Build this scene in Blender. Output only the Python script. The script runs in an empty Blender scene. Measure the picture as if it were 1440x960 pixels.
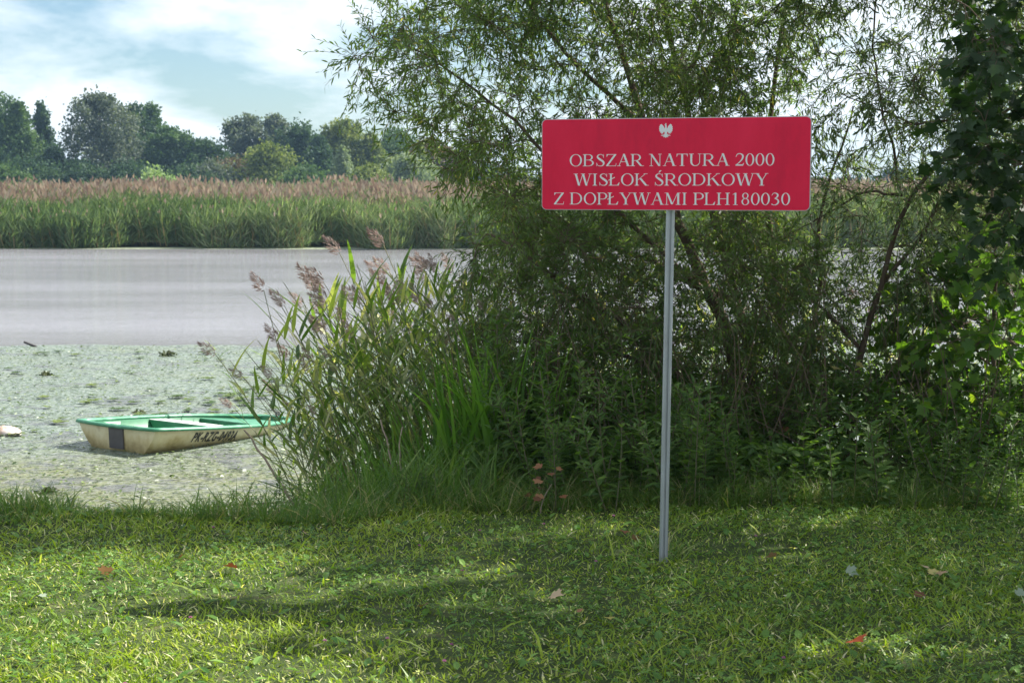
import bpy, math, random
import numpy as np
from mathutils import Vector, Matrix
R = math.radians
SC = bpy.context.scene
COL = SC.collection
rng = np.random.default_rng(7)
random.seed(7)

# ------------------------------------------------------------------ camera
F, CX, CY, HOR = 2200.0, 720.0, 480.0, 262.0
PITCH = math.atan((CY - HOR) / F)
EYE = np.array([0.0, 0.0, 1.7])
WATER = -1.0
cam = bpy.data.cameras.new('camera'); camo = bpy.data.objects.new('camera', cam); COL.objects.link(camo)
cam.sensor_width = 36; cam.lens = 36 * F / 1440; cam.clip_start = .1; cam.clip_end = 5000
camo.location = EYE; camo.rotation_euler = (R(90) - PITCH, 0, 0)
cam.dof.use_dof = True; cam.dof.focus_distance = 8.0; cam.dof.aperture_fstop = 9
SC.camera = camo

# ------------------------------------------------------------------ light
SUN_TO = np.array([.88, .42, 0.98]); SUN_TO = SUN_TO / np.linalg.norm(SUN_TO)   # towards the sun
elev = math.asin(SUN_TO[2]); az = math.atan2(SUN_TO[0], SUN_TO[1])
sl = bpy.data.lights.new('sun', 'SUN'); so = bpy.data.objects.new('sun', sl); COL.objects.link(so)
sl.energy = 5.0; sl.angle = R(.6); sl.color = (1, .95, .86)
so.rotation_euler = Vector(SUN_TO).to_track_quat('Z', 'Y').to_euler(); so.location = (20, 15, 30)
W = bpy.data.worlds.new('World'); SC.world = W; W.use_nodes = True
wn = W.node_tree; wn.nodes.clear()
def wnode(t, **k):
    n = wn.nodes.new(t)
    for a, b in k.items(): setattr(n, a, b)
    return n
sky = wnode('ShaderNodeTexSky', sky_type='NISHITA', sun_disc=False)
sky.sun_elevation = elev; sky.sun_rotation = az; sky.air_density = 1.0; sky.dust_density = .6; sky.ozone_density = 3.0
tc = wnode('ShaderNodeTexCoord'); sep = wnode('ShaderNodeSeparateXYZ'); wn.links.new(tc.outputs['Generated'], sep.inputs[0])
addz = wnode('ShaderNodeMath', operation='ADD'); addz.inputs[1].default_value = .30
absz = wnode('ShaderNodeMath', operation='ABSOLUTE'); wn.links.new(sep.outputs['Z'], absz.inputs[0]); wn.links.new(absz.outputs[0], addz.inputs[0])
dx = wnode('ShaderNodeMath', operation='DIVIDE'); dy = wnode('ShaderNodeMath', operation='DIVIDE')
wn.links.new(sep.outputs['X'], dx.inputs[0]); wn.links.new(addz.outputs[0], dx.inputs[1])
wn.links.new(sep.outputs['Y'], dy.inputs[0]); wn.links.new(addz.outputs[0], dy.inputs[1])
comb = wnode('ShaderNodeCombineXYZ'); wn.links.new(dx.outputs[0], comb.inputs[0]); wn.links.new(dy.outputs[0], comb.inputs[1])
comb.inputs[2].default_value = 3.3
nz = wnode('ShaderNodeTexNoise'); nz.inputs['Scale'].default_value = 2.6; nz.inputs['Detail'].default_value = 9; nz.inputs['Roughness'].default_value = .55; nz.inputs['Distortion'].default_value = .15
wn.links.new(comb.outputs[0], nz.inputs['Vector'])
cr = wnode('ShaderNodeValToRGB'); cr.color_ramp.elements[0].position = .36; cr.color_ramp.elements[1].position = .54
cr.color_ramp.elements[0].color = (.0, .0, .0, 1)
wn.links.new(nz.outputs['Fac'], cr.inputs[0])
mixc = wnode('ShaderNodeMix', data_type='RGBA'); mixc.inputs['B'].default_value = (8.8, 9.6, 10.2, 1)
wn.links.new(cr.outputs[0], mixc.inputs['Factor']); tintn = wnode('ShaderNodeMix', data_type='RGBA', blend_type='MULTIPLY'); tintn.inputs['Factor'].default_value = 1; tintn.inputs['B'].default_value = (.97, 1.07, 1.10, 1); wn.links.new(sky.outputs[0], tintn.inputs['A']); wn.links.new(tintn.outputs['Result'], mixc.inputs['A'])
bg = wnode('ShaderNodeBackground'); bg.inputs['Strength'].default_value = .056
wn.links.new(mixc.outputs['Result'], bg.inputs['Color'])
wo = wnode('ShaderNodeOutputWorld'); wn.links.new(bg.outputs[0], wo.inputs[0])
SC.view_settings.view_transform = 'Standard'; SC.view_settings.look = 'None'; SC.view_settings.gamma = 1
SC.view_settings.exposure = 1.2
SC.render.engine = 'CYCLES'
SC.cycles.max_bounces = 8; SC.cycles.diffuse_bounces = 4; SC.cycles.glossy_bounces = 3; SC.cycles.transmission_bounces = 5
SC.cycles.volume_bounces = 0; SC.cycles.use_denoising = True

# ------------------------------------------------------------------ pixel -> place
cp, sp_ = math.cos(PITCH), math.sin(PITCH)
def ray(px, py):
    a = (px - CX) / F; b = -(py - CY) / F
    return np.array([a, cp + b * sp_, -sp_ + b * cp])
def atY(px, py, Y):
    d = ray(px, py); return EYE + d * (Y / d[1])
def onZ(px, py, z=0.0):
    d = ray(px, py); return EYE + d * ((z - EYE[2]) / d[2])
def to_px(P):
    P = np.atleast_2d(P) - EYE
    w = P[:, 1] * cp - P[:, 2] * sp_; u = P[:, 1] * sp_ + P[:, 2] * cp
    return np.stack([CX + F * P[:, 0] / w, CY - F * u / w], 1)
def nrm(v):
    v = np.asarray(v, float); return v / (np.linalg.norm(v, axis=-1, keepdims=True) + 1e-9)
_vn = {}
def vnoise(x, y, s, seed=0):
    if seed not in _vn: _vn[seed] = np.random.default_rng(100 + seed).random((64, 64))
    g = _vn[seed]; x = np.asarray(x) / s; y = np.asarray(y) / s
    xi = np.floor(x).astype(int); yi = np.floor(y).astype(int); fx = x - xi; fy = y - yi
    fx = fx * fx * (3 - 2 * fx); fy = fy * fy * (3 - 2 * fy)
    q = lambda a, b: g[a % 64, b % 64]
    return (q(xi, yi) * (1 - fx) + q(xi + 1, yi) * fx) * (1 - fy) + (q(xi, yi + 1) * (1 - fx) + q(xi + 1, yi + 1) * fx) * fy
def sstep(a, b, x):
    t = np.clip((x - a) / (b - a), 0, 1); return t * t * (3 - 2 * t)
def ground(x, y):
    x = np.asarray(x, float); y = np.asarray(y, float)
    edge = 7.85 + 1.9 * sstep(-1.3, .4, x) + .25 * (vnoise(x, y, 1.3, 3) - .5)
    z = .035 * (vnoise(x, y, .9, 1) - .5) + .07 * (vnoise(x, y, 3.1, 2) - .5)
    z = z * (1 - sstep(edge - .5, edge + 1, y))
    z = z - 1.32 * sstep(edge, edge + 2.5, y)
    z = z + .42 * sstep(68.0, 71.5, y) + .5 * sstep(100, 230, y)
    z = z + .05 * (vnoise(x, y, 4, 5) - .5) * sstep(70, 74, y)
    return z

# ------------------------------------------------------------------ mesh helpers
class Acc:
    def __init__(s): s.V = []; s.F = []; s.n = 0
    def add(s, V, faces, mat=0, tint=.5):
        V = np.asarray(V, float).reshape(-1, 3)
        for f in faces:
            f = np.asarray(f, int)
            t = np.broadcast_to(np.asarray(tint, float), (len(f),)) if np.ndim(tint) < 2 else tint
            s.F.append((f + s.n, mat, t))
        s.V.append(V); s.n += len(V)
    def scatter(s, tv, tfs, P, A, B, C, mat=0, tint=.5):
        tv = np.asarray(tv, float); n = len(P); k = len(tv)
        if n == 0: return
        V = P[:, None] + tv[None, :, 0:1] * A[:, None] + tv[None, :, 1:2] * B[:, None] + tv[None, :, 2:3] * C[:, None]
        off = (np.arange(n) * k)[:, None, None]
        tint = np.broadcast_to(np.asarray(tint, float), (n,))
        base = s.n; s.V.append(V.reshape(-1, 3)); s.n += n * k
        for tf in tfs:
            tf = np.asarray(tf, int)
            s.F.append(((tf[None] + off).reshape(-1, tf.shape[1]) + base, mat, np.repeat(tint, len(tf))))
    def tubes(s, P, Rr, sides=4, mat=0, tint=.5):
        """P (n,k,3) centre lines, Rr (n,k) radii"""
        P = np.asarray(P, float); Rr = np.asarray(Rr, float)
        if P.ndim == 2: P = P[None]; Rr = Rr[None]
        n, k, _ = P.shape
        if n == 0: return
        D = nrm(np.gradient(P, axis=1))
        ref = np.where(np.abs(nrm(P[:, -1] - P[:, 0])[:, 2:3]) > .8, [[1., 0.1, 0]], [[0, 0, 1.]])
        U = nrm(np.cross(D, ref[:, None])); Vv = np.cross(D, U)
        a = np.arange(sides) / sides * 2 * np.pi
        ring = P[:, :, None] + Rr[:, :, None, None] * (np.cos(a)[None, None, :, None] * U[:, :, None] + np.sin(a)[None, None, :, None] * Vv[:, :, None])
        f = []
        for i in range(k - 1):
            for j in range(sides):
                j2 = (j + 1) % sides
                f.append([i * sides + j, i * sides + j2, (i + 1) * sides + j2, (i + 1) * sides + j])
        f = np.array(f); off = (np.arange(n) * k * sides)[:, None, None]
        tint = np.broadcast_to(np.asarray(tint, float), (n,))
        s.F.append(((f[None] + off).reshape(-1, 4) + s.n, mat, np.repeat(tint, len(f))))
        s.V.append(ring.reshape(-1, 3)); s.n += n * k * sides
    def mesh(s, name, mats, smooth=False):
        me = bpy.data.meshes.new(name)
        V = np.concatenate(s.V).astype(np.float32)
        me.vertices.add(len(V)); me.vertices.foreach_set('co', V.ravel())
        loops = np.concatenate([f.ravel() for f, _, _ in s.F]); sizes = np.concatenate([np.full(len(f), f.shape[1]) for f, _, _ in s.F])
        mi = np.concatenate([np.full(len(f), m) for f, m, _ in s.F]); ti = np.concatenate([t for _, _, t in s.F])
        me.loops.add(len(loops)); me.loops.foreach_set('vertex_index', loops.astype(np.int32))
        me.polygons.add(len(sizes)); st = np.concatenate([[0], np.cumsum(sizes)[:-1]])
        me.polygons.foreach_set('loop_start', st.astype(np.int32))
        me.polygons.foreach_set('material_index', mi.astype(np.int32))
        me.polygons.foreach_set('use_smooth', np.full(len(sizes), bool(smooth)))
        at = me.attributes.new('tint', 'FLOAT', 'FACE'); at.data.foreach_set('value', ti.astype(np.float32))
        for m in (mats if isinstance(mats, (list, tuple)) else [mats]): me.materials.append(m)
        me.update(calc_edges=True)
        return me
    def obj(s, name, mats, parent=None, smooth=False, **k):
        return link(name, s.mesh(name, mats, smooth), parent, **k)
def link(name, data, parent=None, loc=None, mat=None, label=None, cat=None, group=None, kind=None):
    o = bpy.data.objects.new(name, data); COL.objects.link(o)
    if parent is not None: o.parent = parent
    if loc is not None: o.location = loc
    if mat is not None: o.matrix_local = mat
    tag(o, label, cat, group, kind); return o
def tag(o, label=None, cat=None, group=None, kind=None):
    if label: o['label'] = label
    if cat: o['category'] = cat
    if group: o['group'] = group
    if kind: o['kind'] = kind
    return o
def root(name, loc, label, cat, group=None, rz=0):
    o = bpy.data.objects.new(name, None); COL.objects.link(o); o.location = loc; o.rotation_euler = (0, 0, rz)
    return tag(o, label, cat, group)
def frame(P, X, N):
    """matrix with local x along X, z near N"""
    X = nrm(X); Y = nrm(np.cross(N, X)); Z = np.cross(X, Y)
    return X, Y, Z
def mtx(P, X, Y, Z):
    return Matrix(((X[0], Y[0], Z[0], P[0]), (X[1], Y[1], Z[1], P[1]), (X[2], Y[2], Z[2], P[2]), (0, 0, 0, 1)))

# ------------------------------------------------------------------ materials
def new_mat(name):
    m = bpy.data.materials.new(name); m.use_nodes = True; t = m.node_tree; t.nodes.clear()
    return m, t
def ramp(t, cols, src, pos=None):
    n = t.nodes.new('ShaderNodeValToRGB'); e = n.color_ramp.elements
    k = len(cols); pos = pos or [i / max(1, k - 1) for i in range(k)]
    while len(e) < k: e.new(.5)
    for i in range(k): e[i].position = pos[i]; e[i].color = (*cols[i], 1)
    t.links.new(src, n.inputs[0]); return n.outputs[0]
def noise(t, scale, detail=4, rough=.55, coord='Object', dist=0, stretch=None):
    tcn = t.nodes.new('ShaderNodeTexCoord'); n = t.nodes.new('ShaderNodeTexNoise')
    n.inputs['Scale'].default_value = scale; n.inputs['Detail'].default_value = detail; n.inputs['Roughness'].default_value = rough; n.inputs['Distortion'].default_value = dist
    src = tcn.outputs[coord]
    if stretch:
        mp = t.nodes.new('ShaderNodeMapping'); mp.inputs['Scale'].default_value = stretch; t.links.new(src, mp.inputs[0]); src = mp.outputs[0]
    t.links.new(src, n.inputs['Vector']); return n.outputs['Fac']
def bump(t, h, strength, distance=.01):
    b = t.nodes.new('ShaderNodeBump'); b.inputs['Strength'].default_value = strength; b.inputs['Distance'].default_value = distance
    t.links.new(h, b.inputs['Height']); return b.outputs[0]
def leaf_mat(name, cols, trans=.45, rough=.45, src='attr', tcol=(1.5, 1.6, .7), spec=.35, pos=None):
    m, t = new_mat(name)
    if src == 'attr':
        a = t.nodes.new('ShaderNodeAttribute'); a.attribute_name = 'tint'; fac = a.outputs['Fac']
    else:
        a = t.nodes.new('ShaderNodeObjectInfo'); fac = a.outputs['Random']
    c = ramp(t, cols, fac, pos)
    p = t.nodes.new('ShaderNodeBsdfPrincipled'); p.inputs['Roughness'].default_value = rough; p.inputs['Specular IOR Level'].default_value = spec
    t.links.new(c, p.inputs['Base Color'])
    o = t.nodes.new('ShaderNodeOutputMaterial')
    if trans > 0:
        tr = t.nodes.new('ShaderNodeBsdfTranslucent'); mu = t.nodes.new('ShaderNodeMix'); mu.data_type = 'RGBA'; mu.blend_type = 'MULTIPLY'; mu.inputs['Factor'].default_value = 1
        mu.inputs['B'].default_value = (*tcol, 1); t.links.new(c, mu.inputs['A']); t.links.new(mu.outputs['Result'], tr.inputs[0])
        mx = t.nodes.new('ShaderNodeMixShader'); mx.inputs[0].default_value = trans
        t.links.new(p.outputs[0], mx.inputs[1]); t.links.new(tr.outputs[0], mx.inputs[2]); t.links.new(mx.outputs[0], o.inputs[0])
    else: t.links.new(p.outputs[0], o.inputs[0])
    return m
def surf_mat(name, cols, scale=5, rough=.6, metal=0, bumps=0, bscale=None, pos=None, spec=.5, detail=5, bdist=.01, stretch=None):
    m, t = new_mat(name); p = t.nodes.new('ShaderNodeBsdfPrincipled'); o = t.nodes.new('ShaderNodeOutputMaterial')
    c = ramp(t, cols, noise(t, scale, detail, stretch=stretch), pos); t.links.new(c, p.inputs['Base Color'])
    p.inputs['Roughness'].default_value = rough; p.inputs['Metallic'].default_value = metal; p.inputs['Specular IOR Level'].default_value = spec
    if bumps: t.links.new(bump(t, noise(t, bscale or scale * 3, 4, stretch=stretch), bumps, bdist), p.inputs['Normal'])
    t.links.new(p.outputs[0], o.inputs[0]); return m

M = {}
M['willow'] = leaf_mat('willow_leaf', [(.052, .092, .032), (.095, .15, .045), (.15, .20, .07), (.27, .32, .20), (.36, .30, .07)], .5, .38, pos=[0, .4, .75, .93, 1], tcol=(1.5, 1.65, .65))
M['willow_young'] = leaf_mat('young_willow_leaf', [(.05, .09, .035), (.095, .145, .06), (.15, .20, .10), (.26, .31, .20)], .5, .38, tcol=(1.6, 1.7, .7))
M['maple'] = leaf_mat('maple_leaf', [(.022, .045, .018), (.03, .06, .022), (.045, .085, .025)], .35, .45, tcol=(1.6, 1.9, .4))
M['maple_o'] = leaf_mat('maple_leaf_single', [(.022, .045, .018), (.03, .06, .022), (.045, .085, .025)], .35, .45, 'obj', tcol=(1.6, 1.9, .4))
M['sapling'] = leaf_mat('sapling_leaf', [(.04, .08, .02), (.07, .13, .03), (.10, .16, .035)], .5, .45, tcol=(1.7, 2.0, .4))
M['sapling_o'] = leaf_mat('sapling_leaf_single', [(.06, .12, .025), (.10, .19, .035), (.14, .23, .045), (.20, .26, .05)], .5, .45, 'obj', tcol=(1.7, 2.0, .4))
M['reedleaf'] = leaf_mat('reed_leaf', [(.06, .12, .025), (.12, .20, .04), (.24, .30, .09), (.52, .49, .30)], .5, .4, 'obj', tcol=(1.5, 1.6, .6), pos=[0, .35, .7, .92])
M['reedleaf_a'] = leaf_mat('reed_leaf_mass', [(.05, .10, .03), (.08, .14, .04), (.14, .19, .08), (.24, .22, .13)], .4, .4, pos=[0, .45, .85, 1])
M['reedstem'] = leaf_mat('reed_stem', [(.10, .13, .05), (.17, .18, .08), (.26, .22, .12)], 0, .5, 'obj')
M['plume'] = leaf_mat('reed_plume', [(.24, .17, .15), (.33, .25, .22), (.42, .34, .30)], .35, .8, tcol=(1.2, 1.1, 1.1), spec=.1)
M['sedge'] = leaf_mat('sedge_blade', [(.06, .14, .02), (.11, .23, .035), (.19, .32, .06)], .4, .35, 'obj', tcol=(1.5, 1.7, .5))
M['bankgrass'] = leaf_mat('bank_grass_blade', [(.07, .15, .03), (.12, .21, .04), (.22, .28, .09), (.40, .33, .20)], .4, .45, pos=[0, .55, .8, 1])
M['grass'] = leaf_mat('lawn_blade', [(.055, .12, .018), (.16, .25, .03), (.32, .40, .05), (.52, .50, .20), (.68, .62, .44)], .4, .42, pos=[0, .45, .8, .92, 1], tcol=(1.4, 1.5, .45))
M['clover'] = leaf_mat('clover_leaf', [(.05, .13, .022), (.11, .22, .035), (.19, .31, .07)], .35, .45, tcol=(1.4, 1.6, .45))
M['herb'] = leaf_mat('herb_leaf', [(.06, .12, .03), (.10, .18, .045), (.16, .24, .06), (.28, .26, .06)], .5, .5, pos=[0, .5, .85, 1], tcol=(1.5, 1.7, .5))
M['bark'] = surf_mat('willow_bark', [(.05, .035, .028), (.12, .085, .065), (.19, .145, .11)], 14, .9, 0, .6, 30, spec=.15, stretch=(1, 1, .3))
M['twig'] = surf_mat('twig_bark', [(.09, .06, .045), (.17, .12, .085)], 9, .8, spec=.2)
M['herbstem'] = surf_mat('herb_stem', [(.06, .09, .03), (.14, .10, .06)], 6, .6)
M['dead'] = surf_mat('dead_stalk', [(.12, .085, .06), (.25, .19, .14), (.38, .31, .24)], 20, .8, 0, .3)
M['orange'] = leaf_mat('orange_leaf', [(.14, .06, .03), (.26, .11, .05), (.36, .20, .10)], .3, .6, 'obj', tcol=(1.3, .9, .6))
M['tanleaf'] = leaf_mat('tan_leaf', [(.30, .18, .10), (.42, .27, .16), (.48, .35, .22)], .2, .7, 'obj', tcol=(1.2, 1, .7))
M['redleaf'] = leaf_mat('red_leaf', [(.30, .05, .02), (.42, .09, .03)], .2, .55, 'obj', tcol=(1.3, .6, .4))
M['greyleaf'] = leaf_mat('grey_green_leaf', [(.20, .26, .18), (.28, .33, .24)], .2, .7, 'obj', tcol=(1, 1, .8))
M['yellowleaf'] = leaf_mat('yellow_leaf', [(.40, .34, .08), (.5, .42, .16)], .3, .6, 'obj', tcol=(1.2, 1.1, .4))
M['pink'] = leaf_mat('clover_flower', [(.42, .16, .30), (.55, .28, .42)], .3, .7, 'obj', tcol=(1.2, .9, 1.1))
M['whitefl'] = leaf_mat('white_flower', [(.65, .65, .55), (.75, .75, .66)], .3, .7, 'obj', tcol=(1, 1, .8))
M['yellowfl'] = leaf_mat('pale_yellow_flower', [(.55, .6, .22), (.65, .68, .32)], .3, .7, 'obj', tcol=(1, 1, .6))

# ------------------------------------------------------------------ leaf templates (x along, y across, z off the surface)
LANCE = (np.array([[0, 0, 0], [.35, .5, -.01], [.35, -.5, -.01], [.72, .36, -.08], [.72, -.36, -.08], [1, 0, -.2]]), [np.array([[0, 2, 1], [3, 4, 5]]), np.array([[1, 2, 4, 3]])])
RHOMB = (np.array([[0, 0, 0], [.45, .5, .06], [1, 0, -.06], [.45, -.5, .06]]), [np.array([[0, 3, 2], [0, 2, 1]])])
BLADE = (np.array([[0, .5, 0], [0, -.5, 0], [.55, .42, .10], [.55, -.42, .10], [1, 0, .38]]), [np.array([[0, 1, 3, 2]]), np.array([[2, 3, 4]])])
OVATE = (np.array([[0, 0, 0], [.25, .42, .03], [.25, -.42, .03], [.6, .38, -.0], [.6, -.38, 0], [1, 0, -.16], [.3, 0, -.04], [.65, 0, -.07]]),
         [np.array([[0, 6, 1], [0, 2, 6], [3, 7, 5], [7, 4, 5]]), np.array([[1, 6, 7, 3], [6, 2, 4, 7]])])
_ml = [(0, .0), (-.02, .20), (.10, .48), (.22, .30), (.42, .62), (.50, .46), (.68, .50), (.62, .28), (.72, .16), (1.0, 0)]
def maple_template():
    up = _ml; lo = [(a, -b) for a, b in up[1:-1]][::-1]
    pts = up + lo
    V = [(.32, 0, -.03)] + [(a, b, .10 * abs(b) - .12 * max(0, a - .3) ** 1.3) for a, b in pts]
    n = len(pts); f = [[0, i + 1, (i + 1) % n + 1] for i in range(n)]
    return np.array(V, float), [np.array(f)]
MAPLE = maple_template()
def trif():
    V = []; f = []
    for k in range(3):
        a = k * 2.094; c, s = math.cos(a), math.sin(a)
        for (x, y, z) in [(0.05, 0, 0), (.55, .42, .06), (.95, 0, -.02), (.55, -.42, .06)]:
            V.append((x * c - y * s, x * s + y * c, z))
        b = 4 * k; f += [[b, b + 3, b + 2], [b, b + 2, b + 1]]
    return np.array(V), [np.array(f)]
TRIF = trif()
def tmesh(name, tmpl, mat, sx=1, sy=1, sz=1, smooth=True):
    a = Acc(); a.add(tmpl[0] * [sx, sy, sz], tmpl[1]); return a.mesh(name, mat, smooth)

# ------------------------------------------------------------------ setting: ground, water
def grid_obj(name, xs, ys, zf, mat, smooth=True, **k):
    X, Y = np.meshgrid(xs, ys); Z = zf(X, Y)
    V = np.stack([X, Y, Z], -1).reshape(-1, 3); nx, ny = len(xs), len(ys)
    i = np.arange(nx - 1)[None] + np.arange(ny - 1)[:, None] * nx
    f = np.stack([i, i + 1, i + nx + 1, i + nx], -1).reshape(-1, 4)
    a = Acc(); a.add(V, [f]); return a.obj(name, mat, smooth=smooth, **k)
m, t = new_mat('soil_and_turf'); p = t.nodes.new('ShaderNodeBsdfPrincipled'); o = t.nodes.new('ShaderNodeOutputMaterial')
c = ramp(t, [(.035, .05, .02), (.06, .085, .03), (.12, .10, .06)], noise(t, 9, 6), [.3, .55, .8]); t.links.new(c, p.inputs['Base Color'])
p.inputs['Roughness'].default_value = .95; p.inputs['Specular IOR Level'].default_value = .1
t.links.new(bump(t, noise(t, 60, 4), .8, .02), p.inputs['Normal']); t.links.new(p.outputs[0], o.inputs[0])
xs = np.concatenate([[-1200, -600, -250, -120, -70, -40, -25, -16], np.arange(-11, 11.01, .25), [16, 25, 40, 70, 120, 250, 600, 1200]])
ys = np.concatenate([[-60, -30, -12, -4, 0, 2], np.arange(3, 14.01, .2), [16, 20, 30, 45, 60, 66], np.arange(67, 74, .7), [78, 85, 95, 110, 130, 160, 200, 240, 300, 500, 800, 1200]])
grid_obj('ground', xs, ys, ground, m, kind='structure')

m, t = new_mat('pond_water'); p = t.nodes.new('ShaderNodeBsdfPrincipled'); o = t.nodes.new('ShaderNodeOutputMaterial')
t.links.new(ramp(t, [(.19, .185, .19), (.25, .245, .26), (.31, .305, .335)], noise(t, .22, 5, .6, stretch=(.25, 1, 1)), [.35, .5, .66]), p.inputs['Base Color']); p.inputs['Roughness'].default_value = .05; p.inputs['IOR'].default_value = 1.33; p.inputs['Specular IOR Level'].default_value = .5  # pale lilac of the reflected sky is painted into the base colour
h1 = noise(t, .55, 6, .68, stretch=(.45, 1, 1)); h2 = noise(t, 7, 3, .6, stretch=(1, 2.6, 1))
ad = t.nodes.new('ShaderNodeMath'); ad.operation = 'MULTIPLY_ADD'; ad.inputs[1].default_value = .55; t.links.new(h2, ad.inputs[0]); t.links.new(h1, ad.inputs[2])
t.links.new(bump(t, ad.outputs[0], .8, .06), p.inputs['Normal']); t.links.new(p.outputs[0], o.inputs[0])
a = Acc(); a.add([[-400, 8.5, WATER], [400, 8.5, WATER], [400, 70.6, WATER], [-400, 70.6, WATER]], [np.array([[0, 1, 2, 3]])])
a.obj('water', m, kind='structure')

# floating weed mat: thin sheet with a ragged far edge, lifted a little above the water
m, t = new_mat('weed_mat'); p = t.nodes.new('ShaderNodeBsdfPrincipled'); o = t.nodes.new('ShaderNodeOutputMaterial')
fine = noise(t, 26, 6, .65, stretch=(1, .6, 1)); c1 = ramp(t, [(.05, .08, .035), (.13, .17, .12), (.21, .25, .22), (.34, .36, .38)], fine, [.3, .45, .56, .72])
c2 = ramp(t, [(.07, .08, .025), (.14, .155, .06), (.19, .20, .13), (.30, .29, .32)], noise(t, 18, 6, .65), [.34, .47, .56, .7])
big = noise(t, .8, 3, .5); geo = t.nodes.new('ShaderNodeNewGeometry'); sx = t.nodes.new('ShaderNodeSeparateXYZ'); t.links.new(geo.outputs['Position'], sx.inputs[0])
mr = t.nodes.new('ShaderNodeMapRange'); mr.inputs['From Min'].default_value = 17.2; mr.inputs['From Max'].default_value = 14.2; t.links.new(sx.outputs['Y'], mr.inputs['Value'])
mm = t.nodes.new('ShaderNodeMath'); mm.operation = 'MULTIPLY_ADD'; mm.inputs[1].default_value = 1.6; mm.inputs[2].default_value = -.8; t.links.new(big, mm.inputs[0])
ma = t.nodes.new('ShaderNodeMath'); ma.operation = 'ADD'; ma.use_clamp = True; t.links.new(mm.outputs[0], ma.inputs[0]); t.links.new(mr.outputs[0], ma.inputs[1])
mx = t.nodes.new('ShaderNodeMix'); mx.data_type = 'RGBA'; t.links.new(ma.outputs[0], mx.inputs['Factor']); t.links.new(c1, mx.inputs['A']); t.links.new(c2, mx.inputs['B'])
sp3 = ramp(t, [(.10, .16, .05), (1, 1, 1)], noise(t, 9, 8, .8), [.42, .48]); mu3 = t.nodes.new('ShaderNodeMix'); mu3.data_type = 'RGBA'; mu3.blend_type = 'MULTIPLY'; mu3.inputs['Factor'].default_value = .8
t.links.new(mx.outputs['Result'], mu3.inputs['A']); t.links.new(sp3, mu3.inputs['B']); wet = ramp(t, [(0, 0, 0), (1, 1, 1)], noise(t, 1.5, 7, .7, stretch=(1, 1.6, 1)), [.53, .60]); mu4 = t.nodes.new('ShaderNodeMix'); mu4.data_type = 'RGBA'; mu4.inputs['B'].default_value = (.10, .10, .12, 1)
wm = t.nodes.new('ShaderNodeMath'); wm.operation = 'MULTIPLY'; wm.inputs[1].default_value = .65; t.links.new(wet, wm.inputs[0]); t.links.new(wm.outputs[0], mu4.inputs['Factor']); t.links.new(mu3.outputs['Result'], mu4.inputs['A']); t.links.new(mu4.outputs['Result'], p.inputs['Base Color'])
rr = ramp(t, [(.12,) * 3, (.75,) * 3], noise(t, 7, 5, .6), [.42, .56]); t.links.new(rr, p.inputs['Roughness'])
t.links.new(bump(t, noise(t, 40, 5, .7), .7, .02), p.inputs['Normal']); t.links.new(p.outputs[0], o.inputs[0])
mxs = np.arange(-14, 16.01, .12); fy = 26.4 + .5 * (vnoise(mxs, mxs * 0, 2.3, 8) - .5) + .3 * (vnoise(mxs, mxs * 0, .6, 9) - .5)
tt = np.linspace(0, 1, 40); X = np.repeat(mxs[None], 40, 0); Y = 9 + (fy - 9)[None] * tt[:, None]; Z = np.full_like(X, WATER + .006) + .008 * (vnoise(X, Y, .5, 4) - .5)
i = np.arange(len(mxs) - 1)[None] + np.arange(39)[:, None] * len(mxs)
a = Acc(); a.add(np.stack([X, Y, Z], -1), [np.stack([i, i + 1, i + len(mxs) + 1, i + len(mxs)], -1).reshape(-1, 4)])
a.obj('floating_weed', m, smooth=True, label='pale green floating weed mat covering the near water', kind='stuff')

# small floating leaves (beyond counting) and the larger ones one by one
M['pad'] = leaf_mat('floating_leaf', [(.03, .06, .015), (.08, .12, .03), (.17, .22, .07), (.45, .47, .42)], .1, .35, pos=[0, .5, .85, 1])
M['pad_o'] = leaf_mat('floating_leaf_single', [(.035, .07, .015), (.07, .11, .02), (.12, .16, .03)], .1, .4, 'obj')
n = 48000; Y = 12.0 + 14.3 * rng.random(n) ** 1.2; X = (rng.random(n) - .5) * 2 * (.36 * Y + .8)
keep = (X < 1.5) & (vnoise(X, Y, .7, 11) + .5 * rng.random(n) > .48); X = X[keep]; Y = Y[keep]; n = len(X)
an = rng.random(n) * 6.28; D = np.stack([np.cos(an), np.sin(an), .5 * rng.random(n)], 1); N = nrm(np.stack([.25 * rng.normal(size=n), .25 * rng.normal(size=n), np.ones(n)], 1))
B = nrm(np.cross(N, D)); sz = (.014 + .045 * rng.random(n) ** 3)[:, None]
a = Acc(); a.scatter(*RHOMB, np.stack([X, Y, np.full(n, WATER + .02)], 1), D * sz, B * sz * .7, N * sz, tint=rng.random(n) * (1 - .0 * Y))
a.obj('floating_leaves', M['pad'], kind='stuff', label='scatter of tiny leaves and duckweed on the pond')
padm = []
for k in range(4):
    a = Acc(); q = 5 + k
    for j in range(q):
        an = j / q * 6.28 + random.random() * .6; d = np.array([[math.cos(an), math.sin(an), .25]]); nn = np.array([[-.2 * d[0, 0], -.2 * d[0, 1], 1.]]); s = .6 + .5 * random.random()
        a.scatter(*OVATE, d * .08, d * s, nrm(np.cross(nn, d)) * s * .9, nn * s)
    padm.append(a.mesh('floating_leaf', M['pad_o']))
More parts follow.
